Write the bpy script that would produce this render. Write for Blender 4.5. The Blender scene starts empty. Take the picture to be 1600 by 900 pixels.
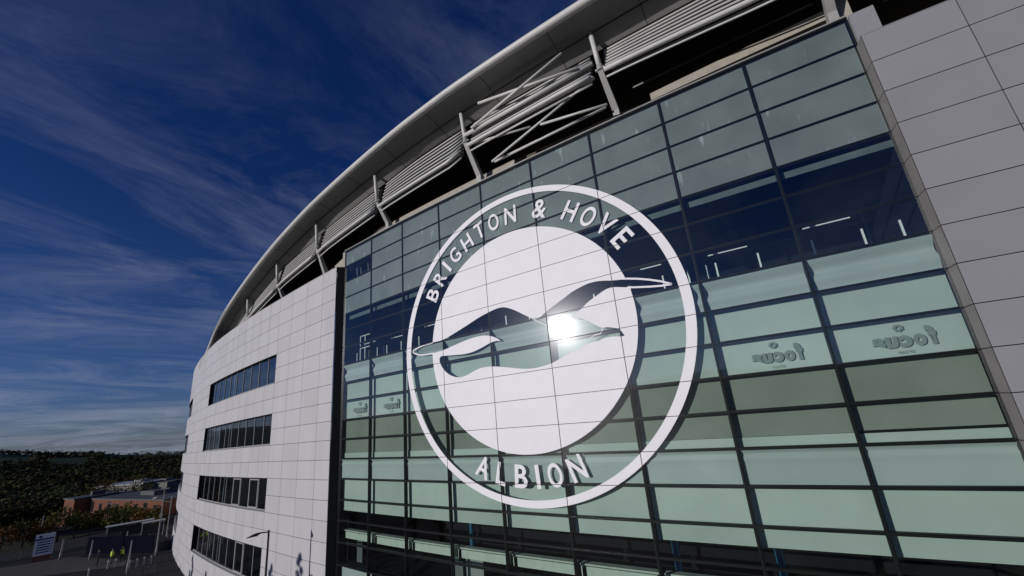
import bpy, bmesh, math, random
from mathutils import Vector, Matrix, noise
from math import sin, cos, pi, radians, degrees
random.seed(7)
sc = bpy.context.scene
COL = sc.collection

# ------------------------------------------------------------------ camera
CAMZ = 14.0
PITCH, ROLL = 0.29318150224859746, -0.09022665943133061
cam_d = bpy.data.cameras.new('camera'); cam = bpy.data.objects.new('camera', cam_d); COL.objects.link(cam)
cam_d.sensor_width = 36.0; cam_d.lens = 650.8987 / 1600 * 36.0
cam_d.clip_start = 0.1; cam_d.clip_end = 6000
_U = Vector((1, 0, 0)); _F = Vector((0, cos(PITCH), sin(PITCH))); _Up = Vector((0, -sin(PITCH), cos(PITCH)))
_r = _U * cos(ROLL) + _Up * sin(ROLL); _u = -_U * sin(ROLL) + _Up * cos(ROLL)
M = Matrix((( _r.x, _u.x, -_F.x), (_r.y, _u.y, -_F.y), (_r.z, _u.z, -_F.z))).to_4x4()
M.translation = (0, 0, CAMZ)
cam.matrix_world = M
sc.camera = cam

# ------------------------------------------------------------------ light
SUN = Vector((-0.84458, -0.50274, 0.18421)).normalized()
sun_el = math.asin(SUN.z); sun_az = math.atan2(SUN.x, SUN.y)
sl = bpy.data.lights.new('sun', 'SUN'); sl.energy = 2.9; sl.angle = radians(0.5); sl.color = (1.0, 0.955, 0.93)
so = bpy.data.objects.new('sun', sl); COL.objects.link(so)
so.rotation_euler = SUN.to_track_quat('Z', 'Y').to_euler(); so.location = (-60, -40, 60)

w = bpy.data.worlds.new('World'); sc.world = w; w.use_nodes = True
nt = w.node_tree; N = nt.nodes; Lk = nt.links; N.clear()
out = N.new('ShaderNodeOutputWorld'); bg = N.new('ShaderNodeBackground'); bg.inputs[1].default_value = 0.055
tc = N.new('ShaderNodeTexCoord')
sep = N.new('ShaderNodeSeparateXYZ'); Lk.new(tc.outputs['Generated'], sep.inputs[0])
mx = N.new('ShaderNodeMath'); mx.operation = 'MAXIMUM'; mx.inputs[1].default_value = 0.012; Lk.new(sep.outputs[2], mx.inputs[0])
cb = N.new('ShaderNodeCombineXYZ'); Lk.new(sep.outputs[0], cb.inputs[0]); Lk.new(sep.outputs[1], cb.inputs[1]); Lk.new(mx.outputs[0], cb.inputs[2])
sky = N.new('ShaderNodeTexSky'); sky.sky_type = 'NISHITA'; sky.sun_disc = False
sky.sun_elevation = sun_el; sky.sun_rotation = sun_az; sky.altitude = 900; sky.air_density = 1.0; sky.dust_density = 0.5; sky.ozone_density = 4.0
Lk.new(cb.outputs[0], sky.inputs[0])
# thin high cloud, laid out on a plane above the place
ad = N.new('ShaderNodeMath'); ad.operation = 'ADD'; ad.inputs[1].default_value = 0.17; mz = N.new('ShaderNodeMath'); mz.operation = 'MAXIMUM'; mz.inputs[1].default_value = -0.06; Lk.new(sep.outputs[2], mz.inputs[0]); Lk.new(mz.outputs[0], ad.inputs[0])
dx = N.new('ShaderNodeMath'); dx.operation = 'DIVIDE'; Lk.new(sep.outputs[0], dx.inputs[0]); Lk.new(ad.outputs[0], dx.inputs[1])
dy = N.new('ShaderNodeMath'); dy.operation = 'DIVIDE'; Lk.new(sep.outputs[1], dy.inputs[0]); Lk.new(ad.outputs[0], dy.inputs[1])
cp = N.new('ShaderNodeCombineXYZ'); Lk.new(dx.outputs[0], cp.inputs[0]); Lk.new(dy.outputs[0], cp.inputs[1])
mp = N.new('ShaderNodeMapping'); mp.vector_type = 'POINT'; mp.inputs['Rotation'].default_value = (0, 0, radians(-52)); mp.inputs['Scale'].default_value = (0.9, 0.9, 1.0); mp.inputs['Location'].default_value = (3.1, 1.7, 0)
Lk.new(cp.outputs[0], mp.inputs[0])
n1 = N.new('ShaderNodeTexNoise'); n1.inputs['Scale'].default_value = 1.5; n1.inputs['Detail'].default_value = 9; n1.inputs['Roughness'].default_value = 0.68; n1.inputs['Distortion'].default_value = 0.8
ms = N.new('ShaderNodeMapping'); ms.inputs['Scale'].default_value = (0.85, 1.75, 1.0); Lk.new(mp.outputs[0], ms.inputs[0]); Lk.new(ms.outputs[0], n1.inputs[0])
mp2 = N.new('ShaderNodeMapping'); mp2.inputs['Location'].default_value = (7.3, 2.2, 0); Lk.new(cp.outputs[0], mp2.inputs[0])
n2 = N.new('ShaderNodeTexNoise'); n2.inputs['Scale'].default_value = 0.55; n2.inputs['Detail'].default_value = 3; Lk.new(mp2.outputs[0], n2.inputs[0])
r1 = N.new('ShaderNodeMapRange'); r1.inputs[1].default_value = 0.40; r1.inputs[2].default_value = 0.76; Lk.new(n1.outputs[0], r1.inputs[0])
r2 = N.new('ShaderNodeMapRange'); r2.inputs[1].default_value = 0.34; r2.inputs[2].default_value = 0.64; Lk.new(n2.outputs[0], r2.inputs[0])
mm = N.new('ShaderNodeMath'); mm.operation = 'MULTIPLY'; Lk.new(r1.outputs[0], mm.inputs[0]); lowc = N.new('ShaderNodeMapRange'); lowc.inputs[1].default_value = 0.30; lowc.inputs[2].default_value = 0.03; lowc.inputs[3].default_value = 0.0; lowc.inputs[4].default_value = 0.95; Lk.new(mx.outputs[0], lowc.inputs[0])
mk = N.new('ShaderNodeMath'); mk.operation = 'MAXIMUM'; Lk.new(r2.outputs[0], mk.inputs[0]); Lk.new(lowc.outputs[0], mk.inputs[1]); Lk.new(mk.outputs[0], mm.inputs[1])
el = N.new('ShaderNodeMapRange'); el.inputs[1].default_value = 0.75; el.inputs[2].default_value = 0.12; el.inputs[3].default_value = 0.30; el.inputs[4].default_value = 1.0; Lk.new(mx.outputs[0], el.inputs[0])
mpw = N.new('ShaderNodeMath'); mpw.operation = 'POWER'; mpw.inputs[1].default_value = 1.25; Lk.new(mm.outputs[0], mpw.inputs[0])
m3 = N.new('ShaderNodeMath'); m3.operation = 'MULTIPLY'; m3.use_clamp = True; Lk.new(mpw.outputs[0], m3.inputs[0]); Lk.new(el.outputs[0], m3.inputs[1])
mixc = N.new('ShaderNodeMix'); mixc.data_type = 'RGBA'; Lk.new(m3.outputs[0], mixc.inputs[0]); tn = N.new('ShaderNodeVectorMath'); tn.operation = 'MULTIPLY'; tg = N.new('ShaderNodeMapRange'); tg.data_type = 'FLOAT_VECTOR'; tg.inputs[7].default_value = (0.0, 0.0, 0.0); tg.inputs[8].default_value = (0.5, 0.5, 0.5); tg.inputs[9].default_value = (0.66, 0.70, 1.08); tg.inputs[10].default_value = (0.20, 0.43, 0.92)
cz = N.new('ShaderNodeCombineXYZ'); [Lk.new(mx.outputs[0], cz.inputs[i]) for i in range(3)]; Lk.new(cz.outputs[0], tg.inputs[6]); Lk.new(tg.outputs[1], tn.inputs[1]); Lk.new(sky.outputs[0], tn.inputs[0]); Lk.new(tn.outputs[0], mixc.inputs[6])
mixc.inputs[7].default_value = (4.6, 5.2, 6.8, 1)
Lk.new(mixc.outputs[2], bg.inputs[0]); Lk.new(bg.outputs[0], out.inputs[0])

sc.view_settings.view_transform = 'Standard'; sc.view_settings.look = 'None'
sc.view_settings.exposure = 0.0; sc.view_settings.gamma = 1.0
sc.render.engine = 'CYCLES'
sc.cycles.max_bounces = 8; sc.cycles.transparent_max_bounces = 12

# ------------------------------------------------------------------ materials
def mat(name, col, rough=0.6, metal=0.0, spec=0.5, vary=0.0, scale=3.0, bump=0.0, bscale=40.0, stretch=(1, 1, 1), orand=0.0):
    m = _mat(name, col, rough, metal, spec, vary, scale, bump, bscale, stretch)
    if orand:
        t = m.node_tree; b = t.nodes['Principled BSDF']; oi = t.nodes.new('ShaderNodeObjectInfo'); r = t.nodes.new('ShaderNodeMapRange'); r.inputs[3].default_value = 1 - orand; r.inputs[4].default_value = 1 + orand
        t.links.new(oi.outputs['Random'], r.inputs[0]); v = t.nodes.new('ShaderNodeVectorMath'); v.operation = 'SCALE'; src = b.inputs['Base Color'].links[0].from_socket if b.inputs['Base Color'].links else None
        if src: t.links.new(src, v.inputs[0])
        else: v.inputs[0].default_value = col
        t.links.new(r.outputs[0], v.inputs['Scale']); t.links.new(v.outputs[0], b.inputs['Base Color'])
    return m
def _mat(name, col, rough=0.6, metal=0.0, spec=0.5, vary=0.0, scale=3.0, bump=0.0, bscale=40.0, stretch=(1, 1, 1)):
    m = bpy.data.materials.new(name); m.use_nodes = True
    t = m.node_tree; b = t.nodes['Principled BSDF']
    b.inputs['Base Color'].default_value = (*col, 1); b.inputs['Roughness'].default_value = rough
    b.inputs['Metallic'].default_value = metal; b.inputs['Specular IOR Level'].default_value = spec
    if vary or bump:
        c = t.nodes.new('ShaderNodeTexCoord'); mpn = t.nodes.new('ShaderNodeMapping'); mpn.inputs['Scale'].default_value = stretch
        t.links.new(c.outputs['Object'], mpn.inputs[0])
    if vary:
        n = t.nodes.new('ShaderNodeTexNoise'); n.inputs['Scale'].default_value = scale; n.inputs['Detail'].default_value = 6
        t.links.new(mpn.outputs[0], n.inputs[0])
        r = t.nodes.new('ShaderNodeMapRange'); r.inputs[1].default_value = 0.3; r.inputs[2].default_value = 0.7
        r.inputs[3].default_value = 1 - vary; r.inputs[4].default_value = 1 + vary; t.links.new(n.outputs[0], r.inputs[0])
        v = t.nodes.new('ShaderNodeVectorMath'); v.operation = 'SCALE'; v.inputs[0].default_value = col; t.links.new(r.outputs[0], v.inputs['Scale'])
        t.links.new(v.outputs[0], b.inputs['Base Color'])
    if bump:
        n = t.nodes.new('ShaderNodeTexNoise'); n.inputs['Scale'].default_value = bscale; n.inputs['Detail'].default_value = 4
        t.links.new(mpn.outputs[0], n.inputs[0])
        bp = t.nodes.new('ShaderNodeBump'); bp.inputs['Strength'].default_value = bump; bp.inputs['Distance'].default_value = 0.05
        t.links.new(n.outputs[0], bp.inputs['Height']); t.links.new(bp.outputs[0], b.inputs['Normal'])
    return m

def glass_mat(name, tint, refl, rough):
    m = bpy.data.materials.new(name); m.use_nodes = True; t = m.node_tree; t.nodes.clear()
    o = t.nodes.new('ShaderNodeOutputMaterial'); mix = t.nodes.new('ShaderNodeMixShader')
    tr = t.nodes.new('ShaderNodeBsdfTransparent'); tr.inputs[0].default_value = (*tint, 1)
    gl = t.nodes.new('ShaderNodeBsdfGlossy'); gl.inputs['Roughness'].default_value = rough; gl.inputs[0].default_value = (0.95, 0.97, 1, 1)
    gl2 = t.nodes.new('ShaderNodeBsdfGlossy'); gl2.inputs['Roughness'].default_value = max(0.2, rough * 5); gl2.inputs[0].default_value = (0.95, 0.96, 1, 1)
    gm = t.nodes.new('ShaderNodeMixShader'); gm.inputs[0].default_value = 0.045; t.links.new(gl.outputs[0], gm.inputs[1]); t.links.new(gl2.outputs[0], gm.inputs[2])
    lw = t.nodes.new('ShaderNodeLayerWeight'); lw.inputs['Blend'].default_value = 0.5
    pw = t.nodes.new('ShaderNodeMath'); pw.operation = 'POWER'; pw.inputs[1].default_value = 4.0; t.links.new(lw.outputs['Facing'], pw.inputs[0])
    mr = t.nodes.new('ShaderNodeMapRange'); mr.inputs[3].default_value = refl; mr.inputs[4].default_value = 1.0; t.links.new(pw.outputs[0], mr.inputs[0])
    t.links.new(mr.outputs[0], mix.inputs[0]); t.links.new(tr.outputs[0], mix.inputs[1]); t.links.new(gm.outputs[0], mix.inputs[2])
    t.links.new(mix.outputs[0], o.inputs[0]); return m

def stained(name, col, col2):
    """back painted spandrel glass with pale condensation streaks"""
    m = mat(name, col, 0.5, 0, 0.3); t = m.node_tree; b = t.nodes['Principled BSDF']
    c = t.nodes.new('ShaderNodeTexCoord'); mpn = t.nodes.new('ShaderNodeMapping'); mpn.inputs['Scale'].default_value = (2.2, 2.2, 0.55)
    t.links.new(c.outputs['Object'], mpn.inputs[0])
    n = t.nodes.new('ShaderNodeTexNoise'); n.inputs['Scale'].default_value = 1.35; n.inputs['Detail'].default_value = 3; n.inputs['Roughness'].default_value = 0.45
    t.links.new(mpn.outputs[0], n.inputs[0])
    r = t.nodes.new('ShaderNodeMapRange'); r.inputs[1].default_value = 0.645; r.inputs[2].default_value = 0.76; r.interpolation_type = 'SMOOTHSTEP'; t.links.new(n.outputs[0], r.inputs[0])
    n2 = t.nodes.new('ShaderNodeTexNoise'); n2.inputs['Scale'].default_value = 0.5; n2.inputs['Detail'].default_value = 4; t.links.new(c.outputs['Object'], n2.inputs[0])
    r2 = t.nodes.new('ShaderNodeMapRange'); r2.inputs[1].default_value = 0.3; r2.inputs[2].default_value = 0.7; r2.inputs[3].default_value = 0.82; r2.inputs[4].default_value = 1.14; t.links.new(n2.outputs[0], r2.inputs[0])
    mixn = t.nodes.new('ShaderNodeMix'); mixn.data_type = 'RGBA'; mixn.inputs[6].default_value = (*col, 1); mixn.inputs[7].default_value = (*col2, 1)
    t.links.new(r.outputs[0], mixn.inputs[0])
    v = t.nodes.new('ShaderNodeVectorMath'); v.operation = 'SCALE'; t.links.new(mixn.outputs[2], v.inputs[0]); t.links.new(r2.outputs[0], v.inputs['Scale'])
    t.links.new(v.outputs[0], b.inputs['Base Color']); return m

def leafy(name, ramp, scale):
    m = mat(name, (0.05, 0.06, 0.02), 0.75, 0, 0.15); t = m.node_tree; b = t.nodes['Principled BSDF']
    c = t.nodes.new('ShaderNodeNewGeometry'); n = t.nodes.new('ShaderNodeTexNoise'); n.inputs['Scale'].default_value = scale; n.inputs['Detail'].default_value = 5
    t.links.new(c.outputs['Position'], n.inputs[0])
    cr = t.nodes.new('ShaderNodeValToRGB'); e = cr.color_ramp.elements
    e[0].position = 0.36; e[0].color = (*ramp[0], 1); e[1].position = 0.66; e[1].color = (*ramp[-1], 1)
    for i, q in enumerate(ramp[1:-1]):
        k = e.new(0.36 + 0.30 * (i + 1) / (len(ramp) - 1)); k.color = (*q, 1)
    t.links.new(n.outputs[0], cr.inputs[0]); t.links.new(cr.outputs[0], b.inputs['Base Color']); return m

MT = dict(
    glass=glass_mat('facade_glass', (0.855, 0.92, 0.89), 0.11, 0.034),
    winglass=glass_mat('window_glass', (0.45, 0.5, 0.52), 0.16, 0.03),
    film=mat('white_film', (0.79, 0.77, 0.795), 0.55, 0, 0.3, 0.02, 1.5),
    joint=mat('black_silicone', (0.006, 0.007, 0.008), 0.5, 0, 0.2),
    frame=mat('black_frame', (0.007, 0.008, 0.009), 0.5, 0, 0.15),
    spandrel=stained('back_painted_glass', (0.205, 0.222, 0.214), (0.38, 0.42, 0.41)),
    pale_panel=mat('pale_spandrel', (0.40, 0.46, 0.445), 0.6, 0, 0.3, 0.05, 0.8, orand=.05),
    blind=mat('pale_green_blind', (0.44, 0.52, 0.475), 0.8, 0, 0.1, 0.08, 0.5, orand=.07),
    blind_hill_refl=mat('blind_hill_reflection', (0.235, 0.265, 0.23), 0.8, 0, 0.1, 0.10, 0.5, orand=.07),  # same blind, with the dark reflected hillside painted into its colour
    cassette=mat('white_cassette', (0.46, 0.53, 0.46), 0.6, 0, 0.3, 0.08, 3),
    etched=mat('etched_film', (0.21, 0.26, 0.235), 0.7, 0, 0.2),
    clad=mat('white_cladding', (0.485, 0.475, 0.485), 0.5, 0, 0.35, 0.045, 0.9, stretch=(1, 1, .12)),
    clad2=mat('white_cladding_warm', (0.465, 0.455, 0.462), 0.5, 0, 0.35, 0.045, 0.9, stretch=(1, 1, .12)),
    cladgrey=mat('grey_cladding', (0.255, 0.255, 0.268), 0.45, 0, 0.4, 0.04, 0.4),
    cladgrey2=mat('grey_cladding_b', (0.240, 0.240, 0.253), 0.45, 0, 0.4, 0.05, 0.4),
    reveal=mat('reveal_metal', (0.16, 0.15, 0.145), 0.5, 0, 0.4, 0.1, 1.5),
    groove=mat('dark_groove', (0.02, 0.02, 0.022), 0.8, 0, 0.1),
    concrete=mat('beige_concrete', (0.36, 0.33, 0.28), 0.8, 0, 0.2, 0.10, 2.5, 0.3, 25),
    cap=mat('coping_metal', (0.30, 0.30, 0.29), 0.4, 0.2, 0.5),
    soffit=mat('soffit_metal', (0.27, 0.265, 0.26), 0.55, 0, 0.3, 0.07, 0.5),
    tube=mat('white_steel', (0.58, 0.57, 0.55), 0.45, 0, 0.4, 0.05, 2),
    strut=mat('grey_steel', (0.34, 0.335, 0.32), 0.5, 0, 0.4, 0.08, 2),
    louvre=mat('louvre_slats', (0.46, 0.455, 0.44), 0.5, 0, 0.4, 0.05, 2),
    void=mat('dark_structure', (0.13, 0.11, 0.09), 0.9, 0, 0.1),
    downstand=mat('dim_downstand', (0.12, 0.15, 0.155), 0.7, 0, 0.1, .2, 1.2),
    room=mat('dark_room', (0.010, 0.011, 0.015), 0.9, 0, 0.1),  # near-black colour stands in for the dimness behind tinted glass
    rail=mat('rail_white', (0.75, 0.8, 0.8), 0.4, 0, 0.4),
    blue=mat('blue_column', (0.02, 0.12, 0.20), 0.6),
    curtain=mat('grey_curtain', (0.45, 0.5, 0.47), 0.8, 0, 0.1),
    winframe=mat('window_frame_grey', (0.30, 0.30, 0.29), 0.5, 0, 0.4),
    asphalt=mat('asphalt', (0.035, 0.035, 0.037), 0.9, 0, 0.05, 0.25, 0.25),
    terrain=leafy('hill_ground', [(0.02, 0.028, 0.010), (0.035, 0.04, 0.014), (0.05, 0.055, 0.02)], 0.01),
    field=mat('field_grass', (0.075, 0.11, 0.035), 0.9, 0, 0.1, 0.15, 0.05),
    pave=mat('pavement', (0.09, 0.087, 0.08), 0.9, 0, 0.1, 0.12, 0.4),
    wood=leafy('autumn_wood', [(0.018, 0.028, 0.009), (0.032, 0.040, 0.012), (0.075, 0.062, 0.014), (0.028, 0.038, 0.011), (0.10, 0.050, 0.013)], 0.03),
    leaf_g=leafy('leaf_green', [(0.03, 0.045, 0.012), (0.06, 0.075, 0.02)], 0.5),
    leaf_o=leafy('leaf_rust', [(0.06, 0.035, 0.010), (0.14, 0.065, 0.016)], 0.5),
    leaf_y=leafy('leaf_ochre', [(0.05, 0.05, 0.012), (0.11, 0.09, 0.02)], 0.5),
    bark=mat('bark', (0.06, 0.05, 0.04), 0.9),
    brick=mat('red_brick', (0.15, 0.065, 0.042), 0.85, 0, 0.1, 0.15, 1.5),
    roofdark=mat('flat_roof', (0.06, 0.065, 0.07), 0.8),
    roofpale=mat('pale_roof', (0.42, 0.43, 0.42), 0.6), screen=mat('shelter_screen', (0.06, 0.065, 0.07), 0.3),
    stone=mat('pale_block', (0.20, 0.20, 0.17), 0.8, 0, 0.1, 0.1, 1),
    post=mat('galvanised', (0.24, 0.24, 0.24), 0.5, 0.0, 0.3), fencem=mat('fence_steel', (0.07, 0.08, 0.08), 0.6, 0, 0.3),
    postdark=mat('dark_post', (0.03, 0.03, 0.032), 0.5, 0, 0.4),
    signwhite=mat('sign_white', (0.62, 0.66, 0.76), 0.4), signblue=mat('sign_blue', (0.012, 0.035, 0.16), 0.4),
    signred=mat('sign_base', (0.16, 0.06, 0.04), 0.6),
    navy=mat('navy_board', (0.006, 0.007, 0.014), 0.9, 0, 0.0),
    hivis=mat('hi_vis', (0.55, 0.75, 0.06), 0.6), cloth=mat('dark_cloth', (0.02, 0.02, 0.024), 0.8), skin=mat('skin', (0.42, 0.25, 0.18), 0.6),
    darkglass=mat('dark_window', (0.012, 0.013, 0.015), 0.2),
)

# ------------------------------------------------------------------ mesh helper
class MB:
    def __init__(s): s.v = []; s.f = []; s.m = []
    def add(s, vs, fs, mi=0):
        b = len(s.v); s.v += [tuple(v) for v in vs]; s.f += [tuple(b + i for i in f) for f in fs]; s.m += [mi] * len(fs); return s
    def quad(s, a, b, c, d, mi=0): return s.add([a, b, c, d], [(0, 1, 2, 3)], mi)
    def hexa(s, p, mi=0):   # p: 8 corners, bottom 4 then top 4
        return s.add(p, [(3, 2, 1, 0), (4, 5, 6, 7), (0, 1, 5, 4), (1, 2, 6, 5), (2, 3, 7, 6), (3, 0, 4, 7)], mi)
    def box(s, c, d, rz=0.0, mi=0):
        ca, sa = cos(rz), sin(rz); p = []
        for z in (-1, 1):
            for x, y in ((-1, -1), (1, -1), (1, 1), (-1, 1)):
                X, Y = x * d[0] / 2, y * d[1] / 2
                p.append((c[0] + X * ca - Y * sa, c[1] + X * sa + Y * ca, c[2] + z * d[2] / 2))
        return s.hexa(p, mi)
    def tube(s, pts, r, n=10, mi=0, cap=True):
        pts = [Vector(p) for p in pts]; rs = r if isinstance(r, (list, tuple)) else [r] * len(pts); b = len(s.v)
        for i, p in enumerate(pts):
            t = (pts[min(i + 1, len(pts) - 1)] - pts[max(i - 1, 0)]).normalized()
            a = t.cross(Vector((0, 0, 1)))
            if a.length < 1e-3: a = Vector((1, 0, 0))
            a.normalize(); c = t.cross(a)
            for k in range(n):
                q = 2 * pi * k / n; s.v.append(tuple(p + (a * cos(q) + c * sin(q)) * rs[i]))
        for i in range(len(pts) - 1):
            for k in range(n):
                s.f.append((b + i * n + k, b + i * n + (k + 1) % n, b + (i + 1) * n + (k + 1) % n, b + (i + 1) * n + k)); s.m.append(mi)
        if cap:
            s.f.append(tuple(b + k for k in range(n))[::-1]); s.m.append(mi)
            s.f.append(tuple(b + (len(pts) - 1) * n + k for k in range(n))); s.m.append(mi)
        return s
    def build(s, name, mats, parent=None, smooth=False):
        me = bpy.data.meshes.new(name); me.from_pydata(s.v, [], s.f)
        for m in (mats if isinstance(mats, (list, tuple)) else [mats]): me.materials.append(MT[m] if isinstance(m, str) else m)
        for p, mi in zip(me.polygons, s.m): p.material_index = mi; p.use_smooth = smooth
        me.update(); o = bpy.data.objects.new(name, me); COL.objects.link(o)
        if parent is not None: attach(o, parent)
        return o

WL = {}          # world location of things whose children were modelled in world coordinates
def attach(o, parent):
    o.parent = parent
    b = parent; off = Vector((0, 0, 0))
    while b is not None: off += Vector(WL.get(b.name, (0, 0, 0))); b = b.parent
    if not o.get('_local'): o.location = Vector(o.location) - off
def thing(name, label, cat, loc=(0, 0, 0), rz=0.0, group=None):
    o = bpy.data.objects.new(name, None); COL.objects.link(o); o.location = loc; o.rotation_euler = (0, 0, rz); o.empty_display_size = 0.3
    o['label'] = label; o['category'] = cat
    if group: o['group'] = group
    return o
def struct(o): o['kind'] = 'structure'; return o

# ------------------------------------------------------------------ facade geometry (polar round the centre of the curved front)
CX, CY, RR = 128.57203, 213.97787, 231.56571
VT = [-29.6919, -30.5828, -31.4769, -32.3656, -33.258, -34.149, -35.0335, -35.9304, -36.8177, -37.6926]   # mullions, right to left
LZ = [13.468, 12.27, 10.982, 9.683, 8.369, 7.093, 5.8, 4.519, 3.232, 1.948, 0.651, -0.631, -1.92, -3.195, -4.48, -5.735, -7.013, -8.30, -9.59, -10.88]
def P(th, off, z):
    a = radians(th); return Vector((CX + (RR + off) * sin(a), CY - (RR + off) * cos(a), z + CAMZ))
def interp(x, xs, ys):
    if x <= xs[0]: return ys[0]
    for i in range(len(xs) - 1):
        if x <= xs[i + 1]: return ys[i] + (ys[i + 1] - ys[i]) * (x - xs[i]) / (xs[i + 1] - xs[i])
    return ys[-1]
def arcbox(mb, th0, th1, o0, o1, z0, z1, n=1, mi=0):
    for i in range(n):
        a = th0 + (th1 - th0) * i / n; b = th0 + (th1 - th0) * (i + 1) / n
        mb.hexa([P(a, o0, z0), P(b, o0, z0), P(b, o1, z0), P(a, o1, z0), P(a, o0, z1), P(b, o0, z1), P(b, o1, z1), P(a, o1, z1)], mi)
    return mb
VP_ = [(P(t, 0, 0).x, P(t, 0, 0).y) for t in VT]
def CH(j, u, off, z):
    """point of bay j (between mullion j and j+1), u from 0 (right mullion) to 1 (left), on the flat chord"""
    a = Vector((*VP_[j], 0)); b = Vector((*VP_[j + 1], 0)); t = (b - a).normalized(); n = Vector((-t.y, t.x, 0))
    if n.dot(Vector((-a.x, -a.y, 0))) < 0: n = -n
    q = a + (b - a) * u + n * off; q.z = z + CAMZ; return q
def chbox(mb, j, u0, u1, o0, o1, z0, z1, mi=0):
    return mb.hexa([CH(j, u0, o0, z0), CH(j, u1, o0, z0), CH(j, u1, o1, z0), CH(j, u0, o1, z0), CH(j, u0, o0, z1), CH(j, u1, o0, z1), CH(j, u1, o1, z1), CH(j, u0, o1, z1)], mi)

stadium = thing('stadium', 'curved football stadium with a glass front, white crest and sweeping roof', 'stadium', tuple(P(-33.5, 0, -14)))
WL[stadium.name] = tuple(stadium.location)
def part(mb, name, mats, parent=stadium, smooth=False):
    o = mb.build(name, mats, None, smooth)
    o.parent = parent
    if parent is stadium: o.location = -Vector(stadium.location)
    return o

# curtain wall frame behind the glass
fr = MB()
for j, t in enumerate(VT):
    dth = degrees(0.055 / RR)
    arcbox(fr, t - dth, t + dth, -0.20, -0.03, -13.9, LZ[0], 1)
for j in range(9):
    for k, z in enumerate(LZ[:]):
        chbox(fr, j, 0.016, 0.984, -0.18, -0.035, z - 0.05, z + 0.05)
cw = part(fr, 'curtain_wall', 'frame')

# glass panes, one object each (hundred nearest), the rest together
NB, NR = 9, 19
order = []
for j in range(NB):
    for k in range(NR):
        order.append((Vector(CH(j, .5, 0, (LZ[k] + LZ[k + 1]) / 2) - Vector((0, 0, CAMZ))).length + (30 if k > 16 - (2 if j < 3 else 0) else 0), j, k))
order.sort()
rngt = random.Random(9)
for n_, (d_, j, k) in enumerate(order):
    g0 = 0.012 / 3.6
    if n_ < 99:
        t0_, t1_ = rngt.uniform(-.0025, .0025), rngt.uniform(-.0015, .0015)
        mb2 = MB().quad(CH(j, g0, t0_ + t1_ - .004, LZ[k] - .012), CH(j, 1 - g0, -t0_ + t1_ - .004, LZ[k] - .012), CH(j, 1 - g0, -t0_ - t1_ - .004, LZ[k + 1] + .012), CH(j, g0, t0_ - t1_ - .004, LZ[k + 1] + .012))
        part(mb2, 'glass_pane', 'glass', cw)
rest = MB()
for n_, (d_, j, k) in enumerate(order[99:]):
    g0 = 0.012 / 3.6
    rest.quad(CH(j, g0, 0, LZ[k] - .012), CH(j, 1 - g0, 0, LZ[k] - .012), CH(j, 1 - g0, 0, LZ[k + 1] + .012), CH(j, g0, 0, LZ[k + 1] + .012))
o = part(rest, 'glass_pane', 'glass', cw); o['kind'] = 'stuff'
# black silicone joints, a few millimetres proud
jt = MB()
for j, t in enumerate(VT):
    dth = degrees(0.016 / RR); arcbox(jt, t - dth, t + dth, -0.02, 0.006, -13.9, LZ[0], 1)
for j in range(NB):
    for z in LZ[1:]: chbox(jt, j, 0.006, 0.994, -0.02, 0.005, z - 0.013, z + 0.013)
part(jt, 'glazing_joint', 'joint', cw)

# panels behind the glass
mu = 0.022
for j in range(NB):
    for k in range(4):
        if j == 8 and k == 1: continue
        part(chbox(MB(), j, mu, 1 - mu, -0.09, -0.06, LZ[k + 1] + 0.06, LZ[k] - 0.06), 'spandrel_panel', 'spandrel', cw)
for j in range(NB):
    for k in (7, 12):
        mb = MB(); z0, z1 = LZ[k + 1] + 0.055, LZ[k] - 0.055; H = z1 - z0  # invented curved profile, tilted to shade into soft dark and bright bands
        if k == 7: prof = [(1.0, -.10), (.93, -.13), (.84, -.20), (.74, -.28), (.66, -.325), (.60, -.33), (.54, -.30), (.47, -.24), (.40, -.20), (.34, -.19), (.26, -.215), (.16, -.25), (.08, -.27), (0, -.275)]
        else: prof = [(1.0, -.12), (.95, -.16), (.90, -.205), (.85, -.215), (.80, -.19), (.75, -.17), (.70, -.175), (.64, -.195), (.5, -.20), (0, -.20)]
        pv = []
        for (h, o_) in prof: pv += [CH(j, .0165, o_, z0 + h * H), CH(j, 1 - .0165, o_, z0 + h * H)]
        mb.add(pv, [(2 * i, 2 * i + 1, 2 * i + 3, 2 * i + 2) for i in range(len(prof) - 1)])
        part(mb, 'spandrel_panel', 'pale_panel', cw, True)
BD = -0.38
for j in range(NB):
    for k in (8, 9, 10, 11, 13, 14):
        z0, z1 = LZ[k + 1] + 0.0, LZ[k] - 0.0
        m_ = 'blind_hill_refl' if k in (10, 11) else 'blind'
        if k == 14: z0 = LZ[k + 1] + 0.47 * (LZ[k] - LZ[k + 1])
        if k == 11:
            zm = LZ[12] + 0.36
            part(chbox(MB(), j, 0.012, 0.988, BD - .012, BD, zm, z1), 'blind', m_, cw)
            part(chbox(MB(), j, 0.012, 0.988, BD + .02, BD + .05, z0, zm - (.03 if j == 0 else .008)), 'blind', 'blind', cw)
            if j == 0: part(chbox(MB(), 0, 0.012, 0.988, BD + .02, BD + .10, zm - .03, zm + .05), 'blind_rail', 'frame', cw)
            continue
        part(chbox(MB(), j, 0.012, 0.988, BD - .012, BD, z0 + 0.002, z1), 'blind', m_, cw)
        if k == 14: part(chbox(MB(), j, 0.012, 0.988, BD - .02, BD + .012, z0 - .035, z0), 'blind_rail', 'cassette', cw)
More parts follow.
